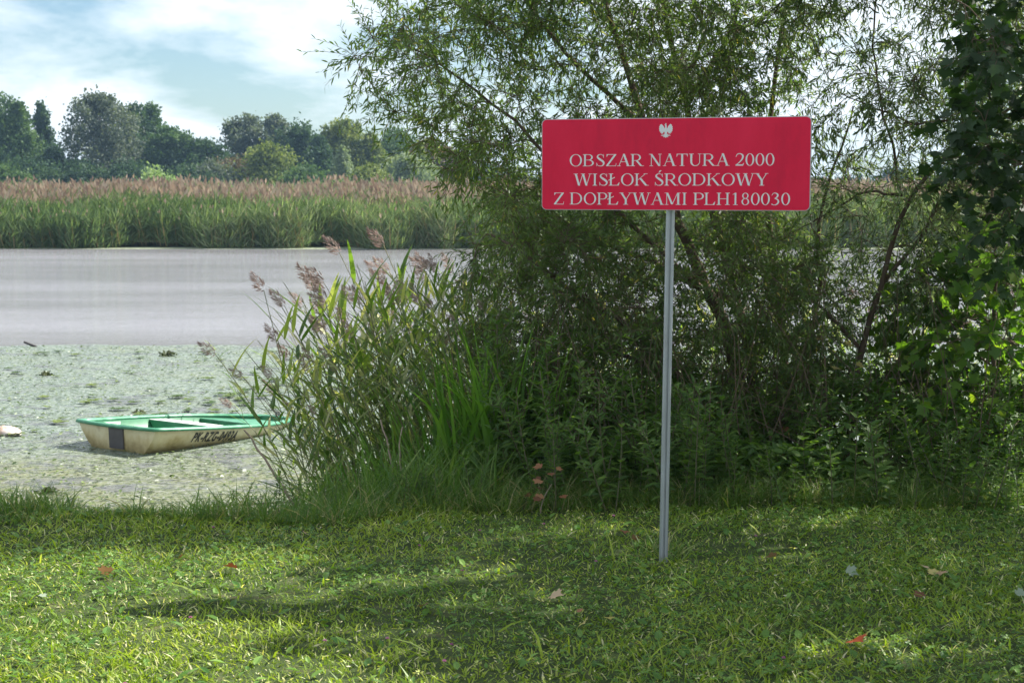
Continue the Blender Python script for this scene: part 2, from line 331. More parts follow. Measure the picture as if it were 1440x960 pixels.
for k in range(210):
    y = 16.5 + 9 * random.random(); x = -(.34 * y) + random.random() * (.34 * y - .5) if k % 5 else -2.2 - 1.5 * random.random()
    o = link('floating_leaf', padm[k % 4], loc=(x, y, WATER + .02), label='dark green floating leaf cluster on the pale weed mat', cat='floating leaf', group='floating leaf clusters on the weed mat')
    s = .045 + .09 * random.random() ** 1.5; o.scale = (s, s, s * 1.3); o.rotation_euler = (0, 0, random.random() * 6)

# ------------------------------------------------------------------ lawn
def in_lawn(n, y0=3.9, y1=8.9, m=.9):
    Y = y0 + (y1 - y0) * rng.random(n); X = (rng.random(n) - .5) * 2 * (.355 * y1 + m)
    k = np.abs(X) < .34 * Y + m
    return X[k], Y[k]
def blades(acc, X, Y, L, Wd, tint, lean=.5, dz=0):
    n = len(X); an = rng.random(n) * 6.283; ln = lean * rng.random(n)
    D = nrm(np.stack([np.cos(an) * ln, np.sin(an) * ln, np.ones(n)], 1))
    H = np.stack([np.cos(an), np.sin(an), -.3 * np.ones(n)], 1)
    B = nrm(np.cross(D, H) + .5 * rng.normal(size=(n, 3))); P = np.stack([X, Y, ground(X, Y) - .004 + dz], 1)
    acc.scatter(*BLADE, P, D * L[:, None], B * Wd[:, None], H * L[:, None], tint=tint)
X, Y = in_lawn(165000)
patch = vnoise(X, Y, .45, 20); dens = .35 + .9 * vnoise(X, Y, .8, 21); k = rng.random(len(X)) < dens; X, Y, patch = X[k], Y[k], patch[k]
n = len(X); L = (.018 + .042 * rng.random(n) ** 1.6) * (.6 + .9 * patch); L *= .8 + .9 * sstep(7.7, 8.3, Y) * rng.random(n) * (X > -1.4)
tint = np.clip(.12 + .45 * vnoise(X, Y, .6, 22) + .35 * rng.random(n), 0, .8); dry = rng.random(n) < .10; tint[dry] = .85 + .15 * rng.random(dry.sum())
a = Acc(); blades(a, X, Y, L, .0038 + .0048 * rng.random(n), tint, 1.5)
X, Y = in_lawn(900); n = len(X)     # broad pale blades lying in the turf
blades(a, X, Y, .06 + .09 * rng.random(n), .006 + .006 * rng.random(n), .35 + .5 * rng.random(n), 1.8)
n = 9000; X, Y = in_lawn(n); n = len(X); an = rng.random(n) * 6.28   # dry clippings
D = nrm(np.stack([np.cos(an), np.sin(an), .35 * rng.normal(size=n)], 1)); N = nrm(rng.normal(size=(n, 3)) * .5 + [0, 0, 1.]); B = nrm(np.cross(N, D)); sz = (.008 + .022 * rng.random(n) ** 2)[:, None]
a.scatter(*RHOMB, np.stack([X, Y, ground(X, Y) + .015 + .03 * rng.random(n)], 1), D * sz, B * .006, N * sz * .3, tint=.88 + .12 * rng.random(n))
a.obj('lawn_grass', M['grass'], kind='stuff', label='short mown grass of the lawn with dry blades')
X, Y = in_lawn(46000); k = vnoise(X, Y, .55, 25) + .25 * sstep(0, 2, X) > .42 + .25 * rng.random(len(X)); X, Y = X[k], Y[k]; n = len(X)
an = rng.random(n) * 6.28; D = np.stack([np.cos(an), np.sin(an), .2 * rng.normal(size=n)], 1); N = nrm(np.stack([.35 * rng.normal(size=n), .35 * rng.normal(size=n), np.ones(n)], 1)); B = nrm(np.cross(N, D))
sz = (.007 + .009 * rng.random(n))[:, None]; a = Acc()
a.scatter(*TRIF, np.stack([X, Y, ground(X, Y) + .012 + .03 * rng.random(n)], 1), D * sz, B * sz, N * sz, tint=rng.random(n))
n = 2600; X, Y = in_lawn(n); n = len(X); an = rng.random(n) * 6.28   # plantain and dandelion leaves
D = nrm(np.stack([np.cos(an), np.sin(an), .35 + .3 * rng.random(n)], 1)); N = np.stack([-.3 * np.cos(an), -.3 * np.sin(an), np.ones(n)], 1); B = nrm(np.cross(N, D)); sz = (.03 + .04 * rng.random(n))[:, None]
a.scatter(*OVATE, np.stack([X, Y, ground(X, Y) + .01], 1), D * sz, B * sz * .5, N * sz, tint=rng.random(n))
a.obj('clover_ground_cover', M['clover'], kind='stuff', label='clover and plantain leaves growing through the lawn')

# rank grass along the foot of the thicket and down the bank
a = Acc(); n = 30000; X = -4.4 + 8.6 * rng.random(n); e = 7.75 + .3 * sstep(-1.2, .5, X) + .25 * vnoise(X, X * 0, .5, 30); Y = e + 1.5 * rng.random(n) ** 1.7
k = (rng.random(n) < .35 + .8 * vnoise(X, Y, .3, 31)) & ((X > -1.3) | (Y < 8.6)); X, Y = X[k], Y[k]; n = len(X)
hl = np.where(X < -1.25, .28 + .6 * sstep(-2.1, -1.3, X), .75)
L = (.07 + .17 * rng.random(n) ** 1.5) * hl * (1 + .5 * vnoise(X, Y, .4, 33)); tn = rng.random(n) * .6 + .3 * vnoise(X, Y, .5, 32); dr = rng.random(n) < .16; tn[dr] = .9 + .1 * rng.random(dr.sum())
blades(a, X, Y, L, .003 + .004 * rng.random(n), tn, 1.0)
n = 2300; X = -1.95 + 1.9 * rng.random(n); Y = 8.2 + 1.7 * rng.random(n); L = (.18 + .26 * rng.random(n)) * sstep(-2.2, -1.3, X); k = L > .06; X, Y, L = X[k], Y[k], L[k]
blades(a, X, Y, L, .006 + .006 * rng.random(len(X)), rng.random(len(X)) * .75, .8)
n = 150; X = .70 + .07 * rng.normal(size=n); Y = 7.08 + .06 * rng.normal(size=n); blades(a, X, Y, .05 + .09 * rng.random(n), .004 + .004 * rng.random(n), rng.random(n), 1.1)
n = 2600; X = -3.3 + 1.9 * rng.random(n); Y = 7.95 + .5 * rng.random(n); k = vnoise(X, X * 0, .22, 35) > .5; X, Y = X[k], Y[k]
blades(a, X, Y, .07 + .15 * rng.random(len(X)), .004 + .004 * rng.random(len(X)), rng.random(len(X)), .9)
a.obj('bank_grass', M['bankgrass'], kind='stuff', label='tall rank grass along the bank and thicket foot')

# ------------------------------------------------------------------ far bank: reed bed
a = Acc()
def reedbed(acc, n, y0, y1, hgt, wl, leafn, tip, xr=.40, ppl=.3, pw=1.0):
    Y = y0 + (y1 - y0) * rng.random(n); X = (rng.random(n) - .5) * 2 * (xr * Y + 3); Y = Y + (2.6 * (vnoise(X, X * 0, 2.6, 43) - .5) + 1.0 * (vnoise(X, X * 0, .7, 46) - .5) if y0 < 70 else 0); Z = ground(X, Y)
    H = hgt * (.68 + .42 * rng.random(n)) * (.70 + .34 * vnoise(X, Y, 3, 41) + .2 * vnoise(X, Y, .9, 47)); g = vnoise(X, Y, 6, 42)
    lean = np.stack([-.10 + .12 * rng.normal(size=n), .1 * rng.normal(size=n), np.ones(n)], 1)
    top = np.stack([X, Y, Z], 1) + lean * H[:, None]; base = np.stack([X, Y, Z], 1)
    for j in range(leafn):
        f = .12 + .82 * rng.random(n); P = base + (top - base) * f[:, None]; an = rng.random(n) * 6.28; el = 1.6 - 1.3 * rng.random(n)
        D = np.stack([np.cos(an), .6 * np.sin(an), el], 1); D = nrm(D); L = (.25 + .42 * rng.random(n)) * wl; N = nrm(np.stack([-np.cos(an), -np.sin(an) - .8, np.ones(n)], 1)); B = nrm(np.cross(N, D))
        ti = np.clip(.35 * g + .25 * vnoise(X, Y, 1.7, 45) + .5 * rng.random(n), 0, 1)
        acc.scatter(*RHOMB, P, D * L[:, None], B * (L * .048 * wl)[:, None], -N * L[:, None] * .8, 0, ti)
    k = rng.random(n) < ppl; T = top[k]; D = nrm(lean[k] + .3 * rng.normal(size=(k.sum(), 3)) * [1, 1, 0]); B = nrm(np.cross(D, [0, 1, 0])); L = (.22 + .2 * rng.random(k.sum())) * pw
    acc.scatter(*RHOMB, T - D * .05, D * L[:, None], B * L[:, None] * .32, np.zeros_like(D), 1, rng.random(k.sum()))
    k = rng.random(n) < .45; acc.scatter(*RHOMB, base[k], (top - base)[k], np.repeat([[.035, 0, 0]], k.sum(), 0), np.zeros((k.sum(), 3)), 2, rng.random(k.sum()))
M['farleaf'] = leaf_mat('far_reed_leaf', [(.06, .11, .055), (.13, .19, .09), (.24, .29, .17), (.42, .40, .30)], .45, .4, pos=[0, .45, .8, 1])
M['farplume'] = leaf_mat('far_reed_plume', [(.20, .14, .11), (.32, .24, .18), (.44, .36, .28)], .3, .8, spec=.1, tcol=(1.2, 1.1, 1))
M['farstem'] = leaf_mat('far_reed_stem', [(.10, .12, .05), (.24, .18, .09), (.34, .26, .15)], .2, .7, spec=.1)
reedbed(a, 14000, 68.6, 73, 1.95, 1.1, 13, 0, ppl=.12, pw=.7)
reedbed(a, 13000, 73, 84, 2.3, 1.0, 6, 0, ppl=1.0, pw=1.1)
reedbed(a, 16000, 84, 112, 2.45, 1.3, 3, 0, ppl=1, pw=1.05)
reedbed(a, 12000, 112, 170, 2.2, 2.2, 2, 0, ppl=.95, pw=1.5)
a.obj('reed_bed', [M['farleaf'], M['farplume'], M['farstem']], kind='stuff', label='wide bed of green reeds with brown plumes across the water')
# duckweed fringe at the far water's edge
a = Acc(); xs = np.arange(-45, 45.1, .6); e = 67.2 + .5 * vnoise(xs, xs * 0, 3, 44); w2 = np.full_like(xs, 70.2)
V = np.concatenate([np.stack([xs, e, np.full_like(xs, WATER + .008)], 1), np.stack([xs, w2, np.full_like(xs, WATER + .008)], 1)]); n = len(xs); i = np.arange(n - 1)
a.add(V, [np.stack([i, i + 1, i + n + 1, i + n], 1)])
a.obj('duckweed_fringe', surf_mat('duckweed', [(.10, .13, .06), (.26, .30, .20), (.40, .42, .34)], 6, .6, pos=[.3, .5, .7]), kind='stuff', label='pale duckweed line at the foot of the far reeds')

# ------------------------------------------------------------------ far trees
TC = {
 'dark': [(.028, .055, .035), (.05, .09, .05), (.08, .13, .06)],
 'mid': [(.04, .08, .035), (.075, .13, .05), (.12, .18, .06)],
 'yellow': [(.07, .10, .03), (.14, .18, .045), (.22, .24, .06)],
 'grey': [(.07, .09, .075), (.11, .135, .105), (.16, .185, .14)],
 'pale': [(.13, .17, .11), (.20, .25, .15), (.28, .33, .21)],
 'brown': [(.09, .07, .045), (.15, .11, .06), (.22, .15, .08)],
 'bright': [(.14, .21, .08), (.22, .31, .12), (.32, .40, .2)],
 'blue': [(.018, .035, .03), (.028, .05, .04), (.04, .065, .05)]}
TM = {k: leaf_mat('far_' + k + '_leaf', v, .28, .6, spec=.15) for k, v in TC.items()}
M['farbark'] = surf_mat('far_bark', [(.13, .12, .10), (.30, .28, .25)], 3, .9, spec=.1)
def far_tree(px, top, wpx, Y, col, form, label, name='deciduous_tree', group=None, nleaf=3600, basepx=275):
    b = atY(px, basepx, Y); z0 = float(ground(b[0], Y)); zt = atY(px, top, Y)[2]; Wd = wpx / F * Y; H = zt - z0
    r = root(name, (b[0], Y, z0), label, 'bush' if form == 'bush' else 'tree', group)
    rg = np.random.default_rng(int(px * 7 + top) + 9000)
    lo = {'tall': .22, 'round': .14, 'poplar': .12, 'bush': .02, 'low': .03}[form]
    nb = {'tall': 95, 'round': 60, 'poplar': 85, 'bush': 16, 'low': 34}[form]
    f = lo + (1 - lo) * rg.random(nb) ** .85
    if form == 'poplar': prof = np.clip(np.minimum(1, (1.02 - f) * 2.1), .12, 1) * .5
    elif form == 'tall': prof = np.sqrt(np.clip(1 - ((f - .6) / .46) ** 2, .05, 1)) * .5
    else: prof = np.sqrt(np.clip(1 - ((f - .48) / .55) ** 2, .05, 1)) * .5
    an = rg.random(nb) * 6.28; rad = rg.random(nb) ** .7 * prof * Wd
    br = Wd * (.11 + .15 * rg.random(nb)) * (1.2 - .5 * f) * (1.3 if form in ('low', 'bush') else 1)
    br = br * (1.0 - .55 * f) if form in ('tall', 'poplar') else br * .9
    C = np.stack([np.cos(an) * rad, np.sin(an) * rad * .8, f * (H - br * 1.1)], 1)
    C[0] = [0, 0, H - br[0]]
    nl = nleaf; bi = rg.integers(0, nb, nl); u = nrm(rg.normal(size=(nl, 3))); u[:, 2] *= .85
    rr = br[bi] * (.35 + .65 * rg.random(nl) ** .6) * np.where(rg.random(nl) < .22, 1.15 + .6 * rg.random(nl), 1)
    P = C[bi] + rg.normal(size=(nl, 3)) * (Wd * .02) + u * rr[:, None] * [1, 1, 2.1 if form in ('tall', 'poplar') else 1.05]; P[:, 2] = np.maximum(P[:, 2], .1)
    s = (.0013 * Y) * (.6 + .8 * rg.random(nl)); D = nrm(rg.normal(size=(nl, 3)) + [0, 0, .1]); B = nrm(np.cross(D, rg.normal(size=(nl, 3))))
    a = Acc(); a.scatter(*RHOMB, P, D * s[:, None] * 1.5, B * s[:, None], np.cross(D, B) * s[:, None], tint=np.clip(.5 * rg.random(nl) + .5 * rg.random(nb)[bi], 0, 1))
    a.obj('crown', TM[col], r)
    t_ = Acc(); k = 6; tz = np.linspace(0, H * .8, k); tr = max(.10, H * .014)
    t_.tubes(np.stack([np.sin(np.arange(k)) * Wd * .02, np.cos(np.arange(k)) * Wd * .02, tz], 1), np.linspace(tr, tr * .3, k), 6)
    if form != 'bush':
        idx = rg.integers(0, nb, 10); s0 = np.stack([np.zeros(10), np.zeros(10), C[idx, 2] * .7], 1); s1 = C[idx]
        tt = np.linspace(0, 1, 4)[None, :, None]; t_.tubes(s0[:, None] * (1 - tt) + s1[:, None] * tt, np.linspace(tr * .4, tr * .12, 4)[None].repeat(10, 0), 4)
    t_.obj('trunk', M['farbark'], r)
    return r
FT = [
 (2, 138, 72, 190, 'mid', 'tall', 'tall dark green tree cut by the left edge of the photo'),
 (30, 150, 60, 188, 'mid', 'poplar', 'broad green poplar beside the tree at the left edge'),
 (62, 148, 40, 196, 'dark', 'poplar', 'slender poplar with a gap of sky on its right side'),
 (82, 205, 50, 185, 'dark', 'low', 'low dark tree filling the dip right of the slender poplar'),
 (112, 225, 80, 180, 'dark', 'round', 'spreading dark tree left of the pale trunk'),
 (145, 137, 78, 184, 'grey', 'tall', 'tall open crowned tree showing its pale straight trunk'),
 (186, 152, 50, 192, 'dark', 'tall', 'dark tree just right of the one with the pale trunk'),
 (215, 153, 62, 195, 'mid', 'poplar', 'pointed green tree above the pale light green bush'),
 (244, 180, 60, 190, 'mid', 'round', 'rounded mid green tree sloping down from the pointed one'),
 (284, 197, 64, 188, 'dark', 'round', 'dark rounded tree with small bumps on its top'),
 (300, 228, 70, 178, 'grey', 'low', 'low grey green tree beneath the dark rounded one'),
 (328, 222, 50, 182, 'brown', 'low', 'small yellow brown tree in the gap before the tall grey pair'),
 (349, 163, 62, 205, 'grey', 'round', 'left one of the tall rounded grey pair of trees'),
 (388, 163, 56, 206, 'grey', 'round', 'right one of the tall rounded grey pair of trees'),
 (376, 203, 84, 180, 'yellow', 'round', 'yellow green rounded tree standing before the grey pair'),
 (420, 183, 54, 190, 'dark', 'tall', 'dark green tree right of the tall grey pair'),
 (450, 200, 44, 186, 'dark', 'poplar', 'narrow dark tree between the yellow green crowns'),
 (486, 180, 64, 192, 'yellow', 'tall', 'tallest green and gold tree in the right half of the wood'),
 (482, 216, 32, 176, 'pale', 'poplar', 'small pale oval tree below the tallest green and gold one'),
 (520, 198, 56, 190, 'yellow', 'poplar', 'golden green pointed tree left of the pale willow'),
 (552, 192, 60, 200, 'mid', 'tall', 'mid green tree rising behind the pale willow'),
 (572, 222, 78, 174, 'pale', 'round', 'pale silvery rounded willow at the front of the wood'),
 (590, 212, 36, 190, 'yellow', 'poplar', 'narrow yellowing tree beside the brown crown'),
 (608, 203, 62, 196, 'brown', 'round', 'brown tinged rounded crown near the end of the wood'),
 (640, 226, 70, 205, 'blue', 'round', 'blue dark tree where the wood drops away'),
 (684, 238, 70, 210, 'blue', 'low', 'low blue dark tree partly behind the willow twigs'),
 (216, 236, 50, 165, 'bright', 'bush', 'bright pale green bush in front of the dark wood'),
 (180, 225, 74, 180, 'dark', 'low', 'dark low tree in shade left of the bright bush'),
 (262, 232, 70, 176, 'dark', 'low', 'dark low tree in shade right of the bright bush'),
 (440, 238, 70, 172, 'mid', 'low', 'low green thicket tree right of the yellow green one'),
 (520, 240, 60, 170, 'yellow', 'low', 'low yellow green tree left of the silvery willow'),
 (40, 222, 80, 178, 'dark', 'low', 'low dark tree beneath the broad poplar'),
 (12, 236, 60, 174, 'mid', 'low', 'low green tree at the foot of the leftmost tree')]
for (px, tp, w, Y, c, fm, lb) in FT:
    far_tree(px, tp - (8 if px > 400 else 3), w * 1.35, Y, c, fm, lb, nleaf=(12500 if w > 50 else 6500) if fm != 'bush' else 2600, name='bush' if fm == 'bush' else 'deciduous_tree')
for k, px in enumerate(range(735, 1700, 52)):
    far_tree(px, 240 + 7 * math.sin(k * 1.7), 78, 215 + 6 * (k % 3), 'blue', 'low', 'blue dark tree in the distant row seen through the willow', group='distant trees behind the willow', nleaf=3200)
for k, px in enumerate(range(-420, -30, 55)):
    far_tree(px, 175 + 22 * math.sin(k * 2.1), 80, 195, 'mid', 'tall', 'dark green tree in the distant row seen through the willow', group='distant trees beyond the frame', nleaf=3200)

# ------------------------------------------------------------------ grown trees near by
def poly3(pts, n=14, wob=.03, rg=rng):
    P = np.array(pts, float); d = np.concatenate([[0], np.cumsum(np.linalg.norm(np.diff(P, axis=0), axis=1))]); tt = np.linspace(0, d[-1], n)
    Q = np.stack([np.interp(tt, d, P[:, i]) for i in range(3)], 1)
    for _ in range(2): Q[1:-1] = .25 * Q[:-2] + .5 * Q[1:-1] + .25 * Q[2:]
    Q[1:-1] += wob * rg.normal(size=(n - 2, 3)) * .5
    return Q
def grow(limbs, targets, rg, K=7, rtip=.0022, rlen=.010, up=.5):
    n0 = sum(len(l) for l, _, _ in limbs); cap = n0 + len(targets) * (K - 1) + 5
    P = np.zeros((cap, 3)); D = np.zeros((cap, 3)); Rd = np.zeros(cap); n = 0
    for l, r0, r1 in limbs:
        q = len(l); P[n:n + q] = l; D[n:n + q] = nrm(np.gradient(l, axis=0)); Rd[n:n + q] = np.linspace(r0, r1, q); n += q
    dist = np.array([np.min(np.linalg.norm(P[:n] - t_, axis=1)) for t_ in targets]); order = np.argsort(dist)
    out = []; rad = []
    for i in order:
        T = targets[i]; v = T - P[:n]; ds = np.linalg.norm(v, axis=1); cost = ds + up * np.maximum(0, -v[:, 2]) - .25 * np.einsum('ij,ij->i', v, D[:n])
        j = int(np.argmin(cost)); ln = ds[j]
        if ln < .05: continue
        p0 = P[j]; p1 = p0 + D[j] * ln * .3 + nrm(T - p0) * ln * .2 + np.array([0, 0, .08 * ln]); s = np.linspace(0, 1, K)[:, None]
        C = (1 - s) ** 2 * p0 + 2 * s * (1 - s) * p1 + s ** 2 * T; C[1:-1] += rg.normal(size=(K - 2, 3)) * .018 * ln
        r0 = min(.6 * Rd[j] + .0005, .003 + rlen * ln); rr = np.linspace(r0, rtip, K)
        out.append(C); rad.append(rr); P[n:n + K - 1] = C[1:]; D[n:n + K - 1] = nrm(np.gradient(C, axis=0))[1:]; Rd[n:n + K - 1] = rr[1:]; n += K - 1
    return np.array(out), np.array(rad)
def twigs(br, rg, per=7, l0=.12, l1=.38, droop=.25, upb=.1, K=4, start=.25, fw=.7):
    n = len(br) * per; bi = np.repeat(np.arange(len(br)), per); f = start + (1 - start) * rg.random(n); k = br.shape[1] - 1
    i = np.minimum((f * k).astype(int), k - 1); w = (f * k - i)[:, None]; P0 = br[bi, i] * (1 - w) + br[bi, i + 1] * w; d = nrm(br[bi, i + 1] - br[bi, i])
    d = nrm(fw * d + .65 * rg.normal(size=(n, 3)) + [0, 0, upb]); L = (l0 + (l1 - l0) * rg.random(n))[:, None]; s = np.linspace(0, 1, K)
    return np.stack([P0 + d * L * a_ + np.array([0, 0, -droop]) * L * a_ * a_ for a_ in s], 1)
def leaf_on(tw, rg, m, L, Wr, spread=.7, down=.15, start=.1):
    n = len(tw) * m; ti = np.repeat(np.arange(len(tw)), m); f = np.tile(start + (1 - start) * (np.arange(m) + .5) / m, len(tw)) + .04 * rg.normal(size=n); f = np.clip(f, 0, .999); k = tw.shape[1] - 1
    i = (f * k).astype(int); w = (f * k - i)[:, None]; P = tw[ti, i] * (1 - w) + tw[ti, i + 1] * w; d = nrm(tw[ti, i + 1] - tw[ti, i]); u = nrm(np.cross(d, rg.normal(size=(n, 3))))
    D = nrm(d * .75 + u * spread + [0, 0, -down]); ln = L[0] + (L[1] - L[0]) * rg.random(n); Nn = nrm(rg.normal(size=(n, 3)) * .6 + [0, 0, 1.]); B = nrm(np.cross(Nn, D)); C = np.cross(D, B)
    return P, D, B, C, ln
def in_poly(p, poly):
    x, y = p; c = False; j = len(poly) - 1
    for i in range(len(poly)):
        xi, yi = poly[i]; xj, yj = poly[j]
        if (yi > y) != (yj > y) and x < (xj - xi) * (y - yi) / (yj - yi) + xi: c = not c
        j = i
    return c
def px_targets(poly, n, ydep, rg, dens=None):
    xs_ = [p[0] for p in poly]; ys_ = [p[1] for p in poly]; out = []
    while len(out) < n:
        x = rg.uniform(min(xs_), max(xs_)); y = rg.uniform(min(ys_), max(ys_))
        if in_poly((x, y), poly) and (dens is None or rg.random() < dens(x, y)):
            c0, hw = ydep(x, y); out.append(atY(x, y, c0 + hw * rg.uniform(-1, 1)))
    return np.array(out)

def limbpx(pts, r0, r1, n=16, wob=.02):
    return (poly3([atY(x, y, Y) for x, y, Y in pts], n, wob), r0, r1)
# --- the big willow
wr = np.random.default_rng(21)
base = atY(1078, 690, 10.4); gz = float(ground(base[0], base[1])); base[2] = gz
wl = [limbpx([(1072, 720, 10.4), (1050, 560, 10.4), (1010, 430, 10.4), (950, 310, 10.4), (905, 180, 10.5), (868, 60, 10.6), (830, -90, 10.8)], .056, .010),
      limbpx([(1085, 720, 10.5), (1068, 560, 10.6), (1042, 430, 10.7), (1000, 300, 10.9), (965, 150, 11.0), (925, -10, 11.0), (900, -160, 11)], .048, .009),
      limbpx([(1060, 720, 10.3), (1010, 590, 10.0), (940, 503, 9.8), (850, 440, 9.7), (760, 375, 9.6), (690, 330, 9.7)], .036, .008),
      limbpx([(1070, 700, 10.3), (980, 560, 10.1), (890, 498, 10.0), (780, 478, 10.0), (690, 480, 10.1)], .028, .006),
      limbpx([(1095, 720, 10.5), (1110, 560, 10.7), (1090, 400, 10.9), (1075, 220, 11.1), (1095, 60, 11.2), (1140, -120, 11.3)], .038, .007),
      limbpx([(1010, 430, 10.4), (900, 320, 10.2), (790, 240, 10.1), (700, 150, 10.2), (620, 85, 10.3), (560, 60, 10.3)], .02, .005),
      limbpx([(1042, 430, 10.7), (880, 350, 10.9), (760, 300, 11.1), (680, 250, 11.2)], .024, .006),
      limbpx([(905, 180, 10.5), (800, 80, 10.3), (720, -20, 10.2), (660, -130, 10.2)], .019, .005),
      limbpx([(965, 150, 11.0), (1020, 60, 11.2), (1060, -60, 11.2)], .022, .008),
      limbpx([(1060, 700, 10.2), (1000, 640, 9.8), (900, 600, 9.5), (800, 560, 9.4)], .02, .005),
      limbpx([(1110, 560, 10.7), (1150, 430, 10.6), (1150, 300, 10.6), (1200, 150, 10.7)], .022, .006),
      limbpx([(1010, 430, 10.4), (960, 330, 10.4), (935, 200, 10.5), (985, 60, 10.6)], .022, .008)]
poly = [(620, -200), (560, -20), (545, 60), (540, 130), (600, 200), (665, 235), (690, 300), (655, 360), (660, 430), (640, 480), (690, 560), (760, 600), (900, 640), (1100, 650), (1180, 560), (1170, 420), (1120, 300), (1130, 150), (1170, -50), (1180, -200)]
def wdens(x, y):
    d = 1.0
    if x > 1060 and y < 320: d = .55
    if x < 640 and y < 250: d = .6
    if y < 0: d *= .55
    if x > 970 and y < 165: d *= .85
    return d
T1 = px_targets(poly, 980, lambda x, y: (10.45, 1.15 if y > 150 else 1.0), wr, wdens)
T1 = np.concatenate([T1, px_targets([(640, 380), (700, 330), (1150, 330), (1200, 560), (1100, 640), (760, 610), (690, 540)], 90, lambda x, y: (9.7, .55), wr)])
T1 = np.concatenate([T1, np.array([atY(x, y, 10.25 + .1 * wr.normal()) for x, y in [(498, 78), (505, 92), (530, 128), (552, 158), (530, 60), (560, 30), (545, 5), (612, 182), (655, 215), (620, 235), (540, -20), (520, 45), (515, 110), (580, 160), (640, 245), (625, 150)]])])
T1 = np.concatenate([T1, np.stack([wr.uniform(-.1, 3.0, 330), wr.uniform(8.75, 9.65, 330), wr.uniform(2.95, 3.8, 330)], 1)])  # unseen boughs above the frame, added to shade the lawn's back strip
b, br = grow(wl, T1, wr)
W1 = root('willow_tree', tuple(base), 'large multi stemmed willow rising behind the red sign', 'tree')
inv = -base
for l, r0, r1 in wl:
    a = Acc(); a.tubes(l + inv, np.linspace(r0, r1, len(l)), 8); a.obj('limb', M['bark'], W1, smooth=True)
tw = twigs(b, wr, 8, .14, .42, .25, .05)
a = Acc(); a.tubes(b + inv, br, 5); a.tubes(tw + inv, np.linspace(.0022, .0009, 4)[None].repeat(len(tw), 0), 3)
a.obj('branches', M['twig'], W1, smooth=True)
P, D, B, C, ln = leaf_on(tw, wr, 17, (.034, .066), .2)
tn = np.clip(.55 * wr.random(len(P)) + .4 * vnoise(P[:, 0] * 1, P[:, 2], .5, 51), 0, .93); yl = wr.random(len(P)) < .012; tn[yl] = 1
a = Acc(); a.scatter(*LANCE, P + inv, D * ln[:, None], B * (ln * .2)[:, None], C * ln[:, None], tint=tn)
a.obj('crown', M['willow'], W1, kind='stuff')
# --- young willow on the right
yr = np.random.default_rng(5)
yl_ = [limbpx([(1182, 715, 9.9), (1196, 600, 9.9), (1208, 490, 9.8), (1240, 400, 9.8), (1258, 320, 9.8), (1268, 275, 9.8), (1302, 240, 9.7), (1345, 205, 9.6), (1400, 165, 9.6), (1480, 120, 9.5)], .026, .007, wob=.012),
       limbpx([(1208, 488, 9.8), (1165, 440, 9.9), (1105, 398, 10.0), (1045, 362, 10.1)], .014, .004, wob=.01),
       limbpx([(1268, 275, 9.8), (1215, 268, 9.9), (1165, 300, 10.0), (1110, 330, 10.1)], .010, .003, wob=.01),
       limbpx([(1240, 400, 9.8), (1300, 330, 9.9), (1345, 235, 10.0), (1360, 110, 10.1), (1340, -60, 10.2)], .013, .004, wob=.015),
       limbpx([(1268, 275, 9.8), (1250, 180, 10.0), (1225, 80, 10.1), (1240, -80, 10.2)], .010, .004, wob=.015),
       limbpx([(1470, 165, 9.5), (1380, 165, 9.7), (1280, 175, 9.8), (1180, 130, 9.9)], .012, .003, wob=.015),
       limbpx([(1140, 700, 10.1), (1165, 600, 10.1), (1195, 520, 10.0), (1225, 450, 9.9)], .013, .005, wob=.01)]
poly = [(1110, -150), (1100, 60), (1130, 200), (1145, 260), (1140, 330), (1120, 400), (1160, 470), (1280, 470), (1330, 420), (1460, 350), (1500, 100), (1480, -150)]
T2 = px_targets(poly, 400, lambda x, y: (10.0, .75), yr, lambda x, y: .30 if (1100 < x < 1260 and 160 < y < 300) else (.6 if x < 1300 else 1))
T2 = np.concatenate([T2, np.stack([yr.uniform(2.4, 5.2, 130), yr.uniform(8.7, 10.0, 130), yr.uniform(2.95, 4.1, 130)], 1)])  # more out-of-view boughs, added to darken the right of the lawn
b, br = grow(yl_, T2, yr)
base = yl_[0][0][0].copy(); base[2] = float(ground(base[0], base[1])); inv = -base
W2 = root('young_willow_tree', tuple(base), 'slender young willow with a forked dark stem right of the sign', 'tree')
for l, r0, r1 in yl_:
    a = Acc(); a.tubes(l + inv, np.linspace(r0, r1, len(l)), 7); a.obj('limb', M['bark'], W2, smooth=True)
tw = twigs(b, yr, 7, .14, .42, .30, .0); a = Acc(); a.tubes(b + inv, br, 4); a.tubes(tw + inv, np.linspace(.002, .0008, 4)[None].repeat(len(tw), 0), 3)
a.obj('branches', M['twig'], W2, smooth=True)
P, D, B, C, ln = leaf_on(tw, yr, 17, (.032, .064), .2); a = Acc()
a.scatter(*LANCE, P + inv, D * ln[:, None], B * (ln * .19)[:, None], C * ln[:, None], tint=yr.random(len(P)))
a.obj('crown', M['willow_young'], W2, kind='stuff')

